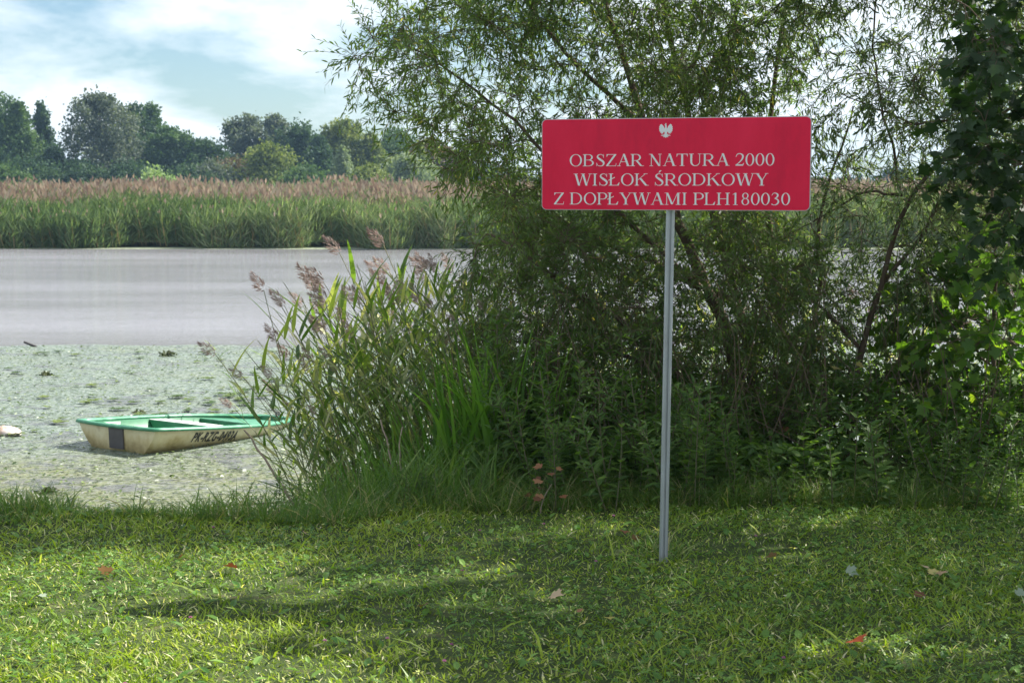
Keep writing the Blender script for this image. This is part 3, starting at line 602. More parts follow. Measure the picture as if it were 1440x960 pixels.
# --- maples: the leaves that show are single objects
def maple_like(name, label, limbs, targets, rg, mat_a, mat_o, per, size, m=5, maxn=290, bias=(0, 0, 0), twl=(.15, .35)):
    b, br = grow(limbs, targets, rg, rlen=.012); base = limbs[0][0][0].copy(); base[2] = float(ground(base[0], base[1])); inv = -base
    r = root(name, tuple(base), label, 'tree')
    a = Acc()
    for l, r0, r1 in limbs[:1]: a.tubes(l + inv, np.linspace(r0, r1, len(l)), 9)
    a.obj('trunk', M['bark'], r, smooth=True)
    for l, r0, r1 in limbs[1:]:
        a = Acc(); a.tubes(l + inv, np.linspace(r0, r1, len(l)), 7); a.obj('limb', M['bark'], r, smooth=True)
    tw = twigs(b, rg, per, twl[0], twl[1], .3, 0, start=.35); a = Acc(); a.tubes(b + inv, br, 5); a.tubes(tw + inv, np.linspace(.0022, .001, 4)[None].repeat(len(tw), 0), 3)
    a.obj('branches', M['twig'], r, smooth=True)
    n = len(tw) * m; P, D, B, C, ln = leaf_on(tw, rg, m, size, 1, spread=1.0, down=.45, start=.35)
    N = nrm(rg.normal(size=(n, 3)) * .45 + [0, -.15, 1.]); B = nrm(np.cross(N, D)); C = np.cross(D, B)
    q = to_px(P); vis = np.where((q[:, 0] > -5) & (q[:, 0] < 1442) & (q[:, 1] > -5) & (q[:, 1] < 960))[0]
    vis = vis[np.argsort(P[vis, 1] - 3 * ln[vis])][:maxn]; rest = np.ones(n, bool); rest[vis] = False
    a = Acc(); a.scatter(*MAPLE, P[rest] + inv, D[rest] * ln[rest, None], B[rest] * ln[rest, None], C[rest] * ln[rest, None], tint=rg.random(rest.sum()))
    a.obj('crown', mat_a, r, kind='stuff')
    me = tmesh('leaf', MAPLE, mat_o)
    for i in vis:
        s = ln[i]; link('leaf', me, r, mat=mtx(P[i] + inv, D[i] * s, B[i] * s, C[i] * s))
    return r
mr_ = np.random.default_rng(9)
ml = [(poly3([(4.9, 8.9, -.05), (4.85, 8.85, 1.2), (4.7, 8.8, 2.6), (4.6, 8.7, 4.2), (4.6, 8.7, 5.4)], 14, .03), .11, .03),
      (poly3([(4.8, 8.85, 1.6), (4.0, 8.4, 2.5), (3.2, 8.1, 2.9), (2.5, 7.9, 2.9), (2.15, 7.8, 2.7)], 14, .03), .035, .008),
      (poly3([(4.7, 8.8, 2.2), (4.0, 8.0, 3.2), (3.3, 7.6, 3.7), (2.7, 7.4, 4.0)], 12, .03), .04, .01),
      (poly3([(4.82, 8.85, 1.3), (4.0, 8.3, 1.9), (3.2, 8.0, 2.0), (2.6, 7.9, 1.75)], 12, .03), .028, .006),
      (poly3([(4.7, 8.8, 2.6), (5.5, 9.4, 3.6), (6.0, 9.8, 4.4)], 10, .03), .04, .01)]
tg = []
while len(tg) < 210:
    v = mr_.uniform(-1, 1, 3)
    if .3 < np.linalg.norm(v) < 1: tg.append(np.array([4.55, 8.7, 3.9]) + v * [1.9, 1.9, 1.6])
tg = np.array(tg)
tv = px_targets([(1345, -40), (1330, 60), (1360, 140), (1380, 200), (1350, 285), (1370, 320), (1420, 360), (1440, 390), (1475, 400), (1475, -40)], 25, lambda x, y: (7.9, .45), mr_)
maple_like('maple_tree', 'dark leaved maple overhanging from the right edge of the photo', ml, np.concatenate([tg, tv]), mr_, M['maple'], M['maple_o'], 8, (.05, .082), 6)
sr = np.random.default_rng(14)
sl_ = [limbpx([(1372, 712, 9.35), (1378, 660, 9.4), (1394, 600, 9.45), (1398, 460, 9.5), (1400, 340, 9.5), (1392, 240, 9.5)], .022, .006, wob=.006),
       limbpx([(1396, 520, 9.5), (1350, 470, 9.5), (1310, 420, 9.5)], .008, .003), limbpx([(1398, 470, 9.5), (1440, 420, 9.6), (1470, 390, 9.6)], .008, .003)]
tv = px_targets([(1290, 350), (1310, 420), (1260, 470), (1240, 560), (1290, 640), (1360, 640), (1460, 660), (1480, 380), (1400, 330)], 85, lambda x, y: (9.6, .55), sr)
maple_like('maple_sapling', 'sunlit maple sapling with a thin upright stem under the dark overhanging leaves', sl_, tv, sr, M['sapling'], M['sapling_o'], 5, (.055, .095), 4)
sr = np.random.default_rng(15)
sl_ = [limbpx([(1312, 715, 10.0), (1308, 600, 10.1), (1300, 500, 10.1), (1296, 400, 10.2)], .014, .004, wob=.01)]
tv = px_targets([(1230, 430), (1240, 560), (1330, 600), (1350, 420), (1290, 380)], 40, lambda x, y: (10.2, .5), sr)
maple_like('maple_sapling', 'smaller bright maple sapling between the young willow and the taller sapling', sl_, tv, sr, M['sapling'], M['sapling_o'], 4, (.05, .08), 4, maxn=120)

# a tree outside the frame on the right whose shade falls over the near lawn
hr = np.random.default_rng(33)
hl_ = [(poly3([(5.4, 5.6, -.05), (5.3, 5.7, 2), (5.1, 5.8, 4), (5.0, 5.9, 6)], 12, .03), .14, .04),
       (poly3([(5.2, 5.75, 2.8), (4.3, 6.2, 4.0), (3.7, 6.5, 4.8)], 10, .03), .05, .012), (poly3([(5.1, 5.8, 3.5), (5.9, 6.4, 4.6), (6.4, 6.8, 5.4)], 10, .03), .05, .012)]
tg = []
while len(tg) < 200:
    v = hr.uniform(-1, 1, 3)
    if .3 < np.linalg.norm(v) < 1: tg.append(np.array([5.75, 7.5, 4.8]) + v * [1.7, 1.9, 1.1])
maple_like('maple_tree', 'maple outside the right edge shading the near lawn', hl_, np.array(tg), hr, M['maple'], M['maple_o'], 6, (.08, .12), maxn=0)

# ------------------------------------------------------------------ near reeds
def reed_protos(nv=7, seed=3):
    rg = np.random.default_rng(seed); out = []
    bl = []
    for k in range(3):   # curved long leaves
        n = 7; s = np.linspace(0, 1, n); dr = [.12, .3, .65][k]; w = np.minimum(1, s * 5 + .35) * (1 - s ** 2.2) * .5 + .01
        V = []; 
        for i in range(n): V += [(s[i] * (1 - .12 * dr * s[i]), w[i], -dr * s[i] ** 2.2 * .75), (s[i] * (1 - .12 * dr * s[i]), -w[i], -dr * s[i] ** 2.2 * .75 )]
        f = [[2 * i, 2 * i + 1, 2 * i + 3, 2 * i + 2] for i in range(n - 1)]; a = Acc(); a.add(V, [np.array(f)]); bl.append(a.mesh('leaf', M['reedleaf'], True))
    for v in range(nv):
        k = 9; s = np.linspace(0, 1, k); bend = rg.uniform(.05, .28); st = np.stack([bend * s ** 2.2, .03 * np.sin(3 * s + v), s * (1 - .1 * bend)], 1)
        a = Acc(); a.tubes(st, np.linspace(.0026, .0011, k), 5); sm = a.mesh('stem', M['reedstem'], True)
        L = []; m = rg.integers(11, 15)
        for j in range(m):
            f = .22 + .74 * (j + .3 * rg.random()) / m; i = min(int(f * (k - 1)), k - 2); w = f * (k - 1) - i; p = st[i] * (1 - w) + st[i + 1] * w
            an = (j % 2) * math.pi + .5 * rg.normal() + v; el = rg.uniform(.5, 1.3) if f < .85 else rg.uniform(1.0, 2.0); d = nrm([math.cos(an), math.sin(an), el]); N = np.array([-math.cos(an) * .8, -math.sin(an) * .8, .7]); X_, Y_, Z_ = frame(p, d, N)
            l = rg.uniform(.13, .21) * (1 - .3 * abs(f - .55)); L.append((int(rg.integers(0, 3)), mtx(p, X_ * l, Y_ * .0145, Z_ * l)))
        a = Acc(); n = 150; f = rg.random(n); d0 = nrm(st[-1] - st[-2]); ax = nrm(d0 + [.35, 0, -.1]); P = st[-1] + ax * (f * .065)[:, None]; u = nrm(rg.normal(size=(n, 3))); D = nrm(ax * 1.1 + u * .75 + [.25, 0, -.35]); P = P + u * (.012 * np.sin(np.pi * np.clip(f + .15, 0, 1)))[:, None]; B = nrm(np.cross(D, rg.normal(size=(n, 3)))); ln = (.011 + .013 * rg.random(n)) * (1.15 - .6 * f)
        a.scatter(*RHOMB, P, D * ln[:, None], B * (ln * .16)[:, None], B * 0, tint=rg.random(n)); pm = a.mesh('plume', M['plume'])
        out.append((sm, bl, L, pm))
    return out
RP = reed_protos()
def place_reed(x, y, h, lean, rz, plume, v, label=None, group='reeds of the clump on the near bank', z=None):
    z = float(ground(x, y)) if z is None else z
    sm, bl, L, pm = RP[v % len(RP)]
    r = root('common_reed', (x, y, z), label or ('reed stem with a brown plume in the near clump' if plume else 'green reed stem without a plume in the near clump'), 'reed', None if label else (group + (' with plumes' if plume else ' without plumes')))
    r.rotation_euler = (0, lean, rz); r.scale = (h, h, h)
    link('stem', sm, r)
    for k, mt in L: link('leaf', bl[k], r, mat=mt)
    if plume: link('plume', pm, r)
    return r
rr_ = np.random.default_rng(77)
# clump between water and willow; tips given as pixels
def reed_tip(px, py, Y, basepx, plume, v, label=None, extra=1.0):
    tip = atY(px, py, Y); bx = atY(basepx, 600, Y)[0]; z0 = float(ground(bx, Y)); dxx = tip[0] - bx; h = tip[2] - z0
    L = math.hypot(dxx, h) * extra; s = RP[v % len(RP)]; ang = math.atan2(dxx, h)
    # stem bends along local +x; turn so that it bends the way it leans
    rz = math.pi if dxx < 0 else 0; return place_reed(bx, Y, L * .97, abs(ang) * .85, rz + rr_.normal() * .25, plume, v, label)
for (px, py, Y, bp, pl, lb) in [
    (388, 388, 10.9, 462, 1, 'single reed with a small plume standing free above the open water'),
    (374, 446, 10.7, 452, 1, 'leftmost plumed reed leaning far over the weed mat'),
    (333, 462, 17.6, 349, 0, 'lone thin reed standing apart behind the bow of the boat'),
    (476, 375, 10.8, 520, 1, 'reed with a dark purple plume left of the tall sunlit plumes'),
    (500, 505, 10.0, 560, 1, 'low reed whose plume hangs in the middle of the clump'),
    (597, 325, 11.0, 610, 1, 'tall reed with the broad brown plume at the top of the clump'),
    (640, 318, 11.1, 650, 1, 'tall reed with the highest plume of the clump beside the willow'),
    (538, 465, 10.1, 590, 1, 'reed with the plume tilted left at mid height of the clump')]:
    reed_tip(px, py, Y, bp, pl, int(rr_.integers(0, 7)), lb)
for k in range(240):
    bp = 458 + 305 * rr_.random() ** .9; Y = 9.3 + 2.3 * rr_.random(); edge_ = (bp - 440) / 260
    tipx = bp - rr_.uniform(0, 100) * (1.2 - .5 * min(1, edge_)); tipy = 352 + 210 * max(0, .5 - edge_) + abs(rr_.normal()) * 75 + (45 if tipx < 470 else 0)
    pl_ = rr_.random() < .27; zone = 'leaning over the weed at the pond side of the clump' if bp < 530 else ('in the middle of the near clump' if bp < 640 else 'where the near clump meets the willow')
    o_ = reed_tip(tipx, tipy, Y, bp, pl_, int(rr_.integers(0, 7)), ('plumed reed ' if pl_ else 'green reed without plume ') + zone); o_['group'] = ('plumed reeds ' if pl_ else 'green reeds ') + zone
BEHIND = 'reed standing behind the willow, seen through its branches'
for k in range(95):     # reeds behind the willow, along the same shore
    px = 720 + 760 * rr_.random(); Y = 12.0 + 1.6 * rr_.random(); tipy = 400 + 55 * rr_.random()
    tip = atY(px, tipy, Y); z0 = float(ground(tip[0], Y)); place_reed(tip[0], Y, tip[2] - z0, .12 * rr_.random(), rr_.random() * 6.28, rr_.random() < .25, int(rr_.integers(0, 7)), BEHIND)['group'] = 'reeds behind the willow'

# ------------------------------------------------------------------ sedge tussocks of single blades
bm_ = []
for k in range(4):
    n = 7; s = np.linspace(0, 1, n); be = [.08, .18, .35, .6][k]; w = .5 * (1 - s ** 3) + .01; V = []
    for i in range(n): V += [(be * s[i] ** 2.4, w[i], s[i] - .25 * be * s[i] ** 4), (be * s[i] ** 2.4 + .002, -w[i], s[i] - .25 * be * s[i] ** 4)]
    a = Acc(); a.add(V, [np.array([[2 * i, 2 * i + 1, 2 * i + 3, 2 * i + 2] for i in range(n - 1)])]); bm_.append(a.mesh('blade', M['sedge'], True))
for j, (px, Y, cnt, hh, lb) in enumerate([
    (705, 9.0, 30, 1.10, 'tallest broad bladed sedge tussock at the edge of the dark thicket'), (668, 9.15, 30, 1.05, 'tall sedge tussock left of the tallest one'), (640, 9.0, 26, .95, 'upright sedge tussock in front of the reeds'),
    (610, 9.2, 24, .85, 'sedge tussock above the brown dead stems'), (565, 9.15, 22, .75, 'sedge tussock with spreading blades in the middle of the bank'), (520, 9.1, 20, .72, 'bright sedge tussock before the reed stems'),
    (480, 9.2, 20, .68, 'sedge tussock standing right of the bow'), (440, 9.1, 20, .62, 'short sedge tussock near the bow'), (395, 9.0, 18, .5, 'sedge tussock covering the tip of the boat'), (362, 9.0, 12, .42, 'small sedge tussock under the registration number'),
    (745, 9.2, 26, 1.0, 'shaded sedge tussock right of the tallest one'), (318, 8.9, 14, .40, 'leftmost small grass tussock on the bank'), (790, 9.3, 22, .85, 'dark sedge tussock deep in the willow shade'), (590, 9.7, 22, .95, 'sedge tussock half hidden behind the others')]):
    x = (px - CX) / F * Y; z = float(ground(x, Y)); r = root('sedge_tussock', (x, Y, z), lb, 'sedge tussock')
    for k in range(cnt):
        an = rr_.random() * 6.28; rad = .13 * math.sqrt(rr_.random()); h = hh * (.65 + .4 * rr_.random()); ln_ = .10 + .28 * rr_.random()
        o = link('blade', bm_[int(rr_.integers(0, 4))], r, loc=(math.cos(an) * rad, math.sin(an) * rad, -.02)); o.scale = (h, .015 + .009 * rr_.random(), h); o.rotation_euler = (0, ln_, an + .4 * rr_.normal())

# ------------------------------------------------------------------ herbs at the thicket's foot
def herb_proto(k, rg):
    h = 1.0; n = [18, 24, 14, 30, 12, 20][k]; wide = [.34, .26, .55, .22, .6, .42][k]; lsz = [.20, .17, .24, .14, .30, .2][k]
    K = 6; s = np.linspace(0, 1, K); st = np.stack([.06 * np.sin(2 * s + k), .05 * s * s, s], 1); a = Acc(); a.tubes(st, np.linspace(.009, .004, K), 4)
    f = np.repeat((.12 + .86 * (np.arange(n // 2) + .5) / (n // 2)), 2); an = np.repeat(np.arange(n // 2) * 1.57, 2) + np.tile([0, math.pi], n // 2) + .3 * rg.normal(size=n)
    P = np.stack([np.interp(f, s, st[:, i]) for i in range(3)], 1); D = nrm(np.stack([np.cos(an), np.sin(an), .35 + .5 * f - .2], 1)); N = nrm(np.stack([-.3 * np.cos(an), -.3 * np.sin(an), np.ones(n)], 1)); B = nrm(np.cross(N, D)); l = lsz * (1.15 - .55 * f) * (.8 + .4 * rg.random(n))
    b2 = Acc(); b2.scatter(*OVATE, P, D * l[:, None], B * (l * wide * 1.3)[:, None], np.cross(D, B) * l[:, None], tint=rg.random(n) * .85)
    if k in (1, 3):   # side shoots
        for q in range(5):
            f0 = .45 + .1 * q; p0 = np.array([np.interp(f0, s, st[:, i]) for i in range(3)]); a2 = q * 2.4; d = nrm([math.cos(a2), math.sin(a2), 1.0]); L_ = .22
            a.tubes(np.stack([p0, p0 + d * L_ * .5, p0 + d * L_]), [.004, .003, .002], 3); m_ = 8; ff = np.linspace(.3, 1, m_); PP = p0 + d * (L_ * ff)[:, None]; aa = np.arange(m_) * 2.4; DD = nrm(np.stack([np.cos(aa), np.sin(aa), .5 + 0 * aa], 1)); NN = np.array([[0, 0, 1.]] * m_); BB = nrm(np.cross(NN, DD)); ll = .1 * (1.2 - .5 * ff)
            b2.scatter(*OVATE, PP, DD * ll[:, None], BB * (ll * wide * 1.3)[:, None], np.cross(DD, BB) * ll[:, None], tint=rg.random(m_) * .85)
    return a.mesh('stem', M['herbstem'], True), b2.mesh('foliage', M['herb'])
hp = [herb_proto(k, rr_) for k in range(6)]
HL = ['nettle like herb with pointed leaves at the thicket foot', 'narrow leaved branching herb at the thicket foot', 'broad leaved low herb at the thicket foot', 'feathery fine leaved herb at the thicket foot', 'large leaved ground elder plant at the thicket foot', 'plain green leafy herb at the thicket foot']
for k in range(250):
    px = 690 + 790 * rr_.random(); Y = 8.1 + 1.5 * rr_.random() ** 1.2; v = int(rr_.integers(0, 6))
    if px < 950 and v == 4: v = 3
    x = (px - CX) / F * Y; h = (.16 + .42 * rr_.random()) * (1 + .5 * (Y - 8.2)) * (1.15 if px < 980 else .9)
    if v in (2, 4): h *= .65
    r = root('wild_herb', (x, Y, float(ground(x, Y)) - .01), HL[v], 'wild plant', 'herbs: ' + HL[v][:20].strip())
    zn = ' left of the sign pole' if px < 930 else (' below the willow stems' if px < 1190 else ' at the foot of the saplings'); r['label'] = HL[v].replace(' at the thicket foot', zn); r['group'] = HL[v].replace(' at the thicket foot', '') + zn; r.scale = (h,) * 3; r.rotation_euler = (.2 * rr_.normal(), .2 * rr_.normal(), rr_.random() * 6.28)
    link('stem', hp[v][0], r); link('foliage', hp[v][1], r)
for k in range(34):
    px = 300 + 390 * rr_.random(); Y = 8.05 + .6 * rr_.random(); x = (px - CX) / F * Y; h = .12 + .2 * rr_.random(); v = [0, 1, 3][k % 3]
    r = root('wild_herb', (x, Y, float(ground(x, Y)) - .01), 'small herb among the bank grass left of the thicket', 'wild plant', 'small herbs on the bank'); r.scale = (h,) * 3; r.rotation_euler = (0, .2 * rr_.normal(), rr_.random() * 6)
    link('stem', hp[v][0], r); link('foliage', hp[v][1], r)
# undergrowth mass behind the herbs
n = 21000; X = -.3 + 4.2 * rng.random(n); Y = 8.5 + 2.6 * rng.random(n); k = X < .36 * Y + .3; X, Y = X[k], Y[k]; n = len(X)
Zt = (.25 + .75 * vnoise(X, Y, .5, 61)) * (.35 + .45 * (Y - 8.6)); Z = ground(X, Y) + Zt * rng.random(n) ** .6
an = rng.random(n) * 6.28; D = nrm(np.stack([np.cos(an), np.sin(an), .5 * rng.normal(size=n)], 1)); N = nrm(np.stack([.5 * rng.normal(size=n), .5 * rng.normal(size=n), np.ones(n)], 1)); B = nrm(np.cross(N, D)); sz = (.035 + .05 * rng.random(n))[:, None]
a = Acc(); a.scatter(*OVATE, np.stack([X, Y, Z], 1), D * sz, B * sz * .45, N * sz, tint=rng.random(n) * .8)
n = 700; X = -.3 + 4.0 * rng.random(n); Y = 8.9 + 2.3 * rng.random(n); P0 = np.stack([X, Y, ground(X, Y)], 1); d = nrm(np.stack([.5 * rng.normal(size=n), .3 * rng.normal(size=n), np.ones(n)], 1)); L = (.3 + 1.0 * rng.random(n))[:, None]; s4 = np.linspace(0, 1, 4)
a.tubes(np.stack([P0 + d * L * q + .06 * q * q * rng.normal(size=(n, 3)) for q in s4], 1), np.linspace(.004, .0015, 4)[None].repeat(n, 0), 3, 1)
a.obj('undergrowth', [M['herb'], M['twig']], kind='stuff', label='shaded undergrowth of leaves and thin stems beneath the willow')

# orange leaved seedlings and single coloured sprays
def colour_plant(px, py, Y, mat, n, size, name, label, cat='plant', spread=.16):
    P0 = atY(px, py, Y); gz = float(ground(P0[0], Y)); r = root(name, (P0[0], Y, gz), label, cat); a = Acc(); h = P0[2] - gz; K = 5; s = np.linspace(0, 1, K)
    a.tubes(np.stack([.06 * s * s, 0 * s, h * s], 1), np.linspace(.004, .002, K), 4); a.obj('stem', M['dead'], r, smooth=True); me = tmesh('leaf', MAPLE, mat)
    for k in range(n):
        an = rr_.random() * 6.28; d = nrm([math.cos(an), .7 * math.sin(an), -.35 + .5 * rr_.random()]); X_, Y_, Z_ = frame(None, d, np.array([0, -.4, 1.])); l = size * (.7 + .5 * rr_.random())
        link('leaf', me, r, mat=mtx(np.array([.05 + math.cos(an) * spread * rr_.random(), math.sin(an) * spread * rr_.random(), h + (rr_.random() - .5) * spread * 1.4]), X_ * l, Y_ * l, Z_ * l))
colour_plant(760, 680, 8.06, M['orange'], 11, .05, 'orange_seedling', 'orange brown leaved seedling in front of the dark thicket left of the pole')
colour_plant(1098, 622, 9.3, M['orange'], 12, .05, 'orange_seedling', 'orange leaved seedling at the foot of the willow stems')
colour_plant(1120, 590, 9.6, M['yellowleaf'], 8, .06, 'yellow_seedling', 'yellow leaved seedling above the orange one by the willow stems')
colour_plant(1300, 705, 8.7, M['yellowleaf'], 10, .05, 'yellow_seedling', 'low yellow leaved seedling near the foot of the saplings')
colour_plant(1165, 503, 9.4, M['yellowleaf'], 5, .06, 'yellow_seedling', 'tall seedling with yellow leaves level with the willow fork')

# dead stalks
def stalk(pts, r0, r1, name, label, cat='dead stalk', mat='dead', smooth=True):
    P = np.array([atY(*p) for p in pts]); b0 = P[0].copy(); a = Acc(); a.tubes(poly3(P, 9, .008) - b0, np.linspace(r0, r1, 9), 6); return a.obj(name, M[mat], smooth=True, loc=tuple(b0), label=label, cat=cat)
stalk([(415, 712, 8.6), (378, 655, 8.7), (343, 604, 8.75)], .009, .005, 'dead_stalk', 'grey brown dead stalk slanting up before the bow of the boat')
stalk([(560, 705, 8.8), (552, 650, 8.9), (535, 590, 9.0)], .008, .005, 'dead_stalk', 'dark dead stalk standing among the bank sedges')
stalk([(575, 710, 8.7), (560, 640, 8.8), (566, 600, 8.9)], .007, .004, 'dead_stalk', 'thin dead stalk right of the dark one in the sedges')
stalk([(300, 712, 8.45), (400, 705, 8.5), (500, 716, 8.45)], .006, .003, 'dead_stalk', 'long dry stem lying along the edge of the lawn')
stalk([(340, 735, 8.3), (470, 722, 8.4), (540, 728, 8.4)], .005, .003, 'dead_stalk', 'short dry stem lying in the dark grass before the sedges')
for (x0, y0, x1, y1, x2, y2, lb) in [(1300, 600, 1293, 540, 1278, 500, 'pale bare branch lit by the sun behind the saplings'), (1255, 600, 1268, 585, 1300, 578, 'pale crooked branch low between the willow and saplings'), (1215, 610, 1222, 570, 1214, 540, 'pale hooked twig right of the young willow stem'), (1380, 560, 1372, 600, 1400, 640, 'short bare branch beside the sapling stem'), (880, 700, 870, 600, 872, 540, 'thin dry stem standing left of the sign pole')]:
    stalk([(x0, y0, 9.7), (x1, y1, 9.7), (x2, y2, 9.7)], .009, .004, 'bare_branch', lb, 'branch')
# thick leaning stump at the right
stalk([(1368, 712, 9.0), (1372, 685, 9.0), (1386, 650, 9.05)], .045, .032, 'old_stump', 'short reddish brown leaning stump at the foot of the tall sapling', 'stump', 'bark')
# wire or thin bent stem by the bow and stick in the water
P = atY(380, 582, 17.0)

# ------------------------------------------------------------------ fallen leaves, flowers, floats
ml_ = {k: tmesh('fallen_leaf', (MAPLE[0] * [1, 1, 1.8] + [-.4, 0, .06], MAPLE[1]), M[k]) for k in ('orange', 'tanleaf', 'redleaf', 'greyleaf', 'yellowleaf')}
for (px, py, s, mk, lb) in [
    (148, 803, .085, 'tanleaf', 'pale orange fallen maple leaf at the left on the sunlit lawn'), (252, 787, .06, 'orange', 'small orange fallen leaf at the border of the shade strip'), (325, 800, .075, 'orange', 'flat brown orange fallen leaf just below the shade strip'),
    (595, 862, .06, 'orange', 'orange fallen leaf in the shadow tongue on the lawn'), (782, 849, .08, 'tanleaf', 'crumpled tan fallen leaf left of the pole in patchy sun'), (878, 756, .06, 'orange', 'bright orange fallen leaf up the lawn left of the pole'),
    (893, 765, .05, 'tanleaf', 'thin tan fallen leaf close below the bright orange one'), (1085, 793, .065, 'tanleaf', 'tan folded fallen leaf right of the pole'), (1298, 810, .06, 'tanleaf', 'tan fallen leaf leftmost of the small trio at right'),
    (1312, 818, .055, 'yellowleaf', 'yellowish fallen leaf in the middle of the small trio'), (1324, 820, .06, 'tanleaf', 'upright tan fallen leaf rightmost of the small trio'), (1293, 851, .06, 'orange', 'brown orange fallen leaf below the small trio'),
    (1205, 911, .095, 'redleaf', 'curled red brown fallen leaf lowest at the right'), (430, 752, .05, 'tanleaf', 'dull pink tan leaf in the shade strip'), (822, 890, .06, 'yellowleaf', 'straw coloured fallen leaf in the lower middle of the lawn'),
    (856, 884, .05, 'yellowleaf', 'narrow straw coloured leaf beside the other straw leaf'), (1197, 818, .07, 'greyleaf', 'grey green fallen leaf lying underside up'), (1436, 848, .07, 'greyleaf', 'grey leaf cut by the right edge of the photo'),
    (816, 872, .035, 'orange', 'tiny orange leaf scrap above the straw leaf'), (60, 838, .05, 'greyleaf', 'pale grey leaf at the far left of the lawn')]:
    p_ = onZ(px, py, .02); p_[2] = float(ground(p_[0], p_[1])) + .035; o = link('fallen_leaf', ml_[mk], loc=tuple(p_), label=lb, cat='fallen leaf'); o.scale = (s * .82,) * 3
    o.rotation_euler = (.5 * rr_.normal() * .6 + .25, .35 * rr_.normal(), rr_.random() * 6.28)
fm = {}
for k, c in (('pink', 46), ('whitefl', 30), ('yellowfl', 12)):
    a = Acc(); u = nrm(rr_.normal(size=(c, 3))); u[:, 2] = np.abs(u[:, 2]) * .8 + .1; B = nrm(np.cross(u, rr_.normal(size=(c, 3)))); a.scatter(*RHOMB, u * .2, u * .8, B * .35, B * 0); fm[k] = a.mesh('flower_head', M[k])
sa = Acc(); sa.tubes(np.array([[0, 0, -3.5], [.1, 0, -1.8], [0, 0, 0]]), [.09, .08, .07], 4); stm = sa.mesh('stem', M['herbstem'])
FL = [('pink', 268, 867), ('pink', 545, 904), ('pink', 635, 917), ('pink', 590, 772), ('pink', 300, 740), ('pink', 675, 753), ('pink', 765, 742), ('pink', 457, 903), ('pink', 1102, 931), ('pink', 838, 797), ('pink', 650, 808), ('pink', 863, 727), ('pink', 625, 940), ('pink', 1063, 757), ('pink', 176, 962),
      ('whitefl', 1056, 729), ('whitefl', 1080, 733), ('whitefl', 1090, 820), ('whitefl', 965, 942), ('whitefl', 1104, 849), ('whitefl', 1117, 874), ('whitefl', 1138, 931), ('whitefl', 620, 745), ('whitefl', 820, 727), ('whitefl', 1186, 887), ('yellowfl', 672, 945), ('yellowfl', 590, 956)]
for k, (mk, px, py) in enumerate(FL):
    p_ = onZ(px, py, .05); s = {'pink': .009, 'whitefl': .006, 'yellowfl': .018}[mk]; p_[2] = float(ground(p_[0], p_[1])) + .05
    lb = {'pink': 'pink clover flower head in the lawn', 'whitefl': 'tiny white flower in the shaded lawn', 'yellowfl': 'pale yellow flower at the bottom edge'}[mk]; gp = {'pink': 'pink clover flowers', 'whitefl': 'tiny white flowers', 'yellowfl': 'pale yellow flowers'}[mk]
    r = root({'pink': 'clover_flower', 'whitefl': 'white_flower', 'yellowfl': 'yellow_flower'}[mk], tuple(p_), lb, 'flower', gp); r.scale = (s,) * 3
    link('flower_head', fm[mk], r); link('stem', stm, r)

# ------------------------------------------------------------------ sign
s_top = atY(945, 296, 7.1); Yp = 7.12
b0 = onZ(933, 794, float(ground(.69, 7.1))); Yp = b0[1]
topc = atY(942, 235, Yp - .05)
signL = atY(762.5, 231, Yp * 1.024); signR = atY(1140.5, 231, Yp * .977)
ctr = (signL + signR) / 2; Wd = float(np.linalg.norm((signR - signL)[:2])); yaw = math.atan2(signR[1] - signL[1], signR[0] - signL[0]); Hs = 128.5 / F * Yp
S = root('information_sign', (b0[0], b0[1], b0[2]), 'dark red nature area sign with white lettering on a grey metal pole', 'sign')
m, t = new_mat('sign_red'); p = t.nodes.new('ShaderNodeBsdfPrincipled'); o = t.nodes.new('ShaderNodeOutputMaterial')
t.links.new(ramp(t, [(.56, .004, .042), (.70, .006, .05), (.76, .012, .062)], noise(t, 5, 8, .7, stretch=(1, 1, .35)), [.3, .5, .7]), p.inputs['Base Color']); t.links.new(ramp(t, [(.3,) * 3, (.6,) * 3], noise(t, 2.5, 4)), p.inputs['Roughness']); p.inputs['Roughness'].default_value = .45; p.inputs['Specular IOR Level'].default_value = .25
t.links.new(bump(t, noise(t, 12, 3), .05, .005), p.inputs['Normal']); t.links.new(p.outputs[0], o.inputs[0]); M['red'] = m
M['white'] = surf_mat('sign_white', [(.68, .68, .70), (.76, .76, .78)], 20, .4)
M['galv'] = surf_mat('galvanised_steel', [(.22, .24, .26), (.42, .45, .48), (.33, .34, .36), (.24, .19, .15)], 14, .42, .55, .15, 60, stretch=(1, 1, .25))
M['signback'] = surf_mat('sign_edge_grey', [(.40, .42, .45), (.5, .52, .55)], 10, .45, .3)
def rrect(w, h, r, n=6):
    out = []
    for cx, cy, a0 in ((w / 2 - r, h / 2 - r, 0), (-w / 2 + r, h / 2 - r, 90), (-w / 2 + r, -h / 2 + r, 180), (w / 2 - r, -h / 2 + r, 270)):
        for i in range(n + 1): an = R(a0 + 90 * i / n); out.append((cx + r * math.cos(an), cy + r * math.sin(an)))
    return out
SM = Matrix.Translation(Vector(ctr - b0)) @ Matrix.Rotation(yaw, 4, 'Z')
def plate(name, w, h, r, y0, y1, mat, parent, mt):
    q = rrect(w, h, r); n = len(q); V = [(x, y0, z) for x, z in q] + [(x, y1, z) for x, z in q]; a = Acc()
    a.add(V, [np.array([list(range(n))[::1]]), np.array([list(range(n, 2 * n))[::-1]]), np.array([[i, n + i, n + (i + 1) % n, (i + 1) % n] for i in range(n)])]); return a.obj(name, mat, parent, mat=mt)
plate('panel', Wd, Hs, .022, -.008, .012, M['signback'], S, SM)
plate('red_face', Wd - .006, Hs - .006, .020, -.0105, -.0082, M['red'], S, SM)
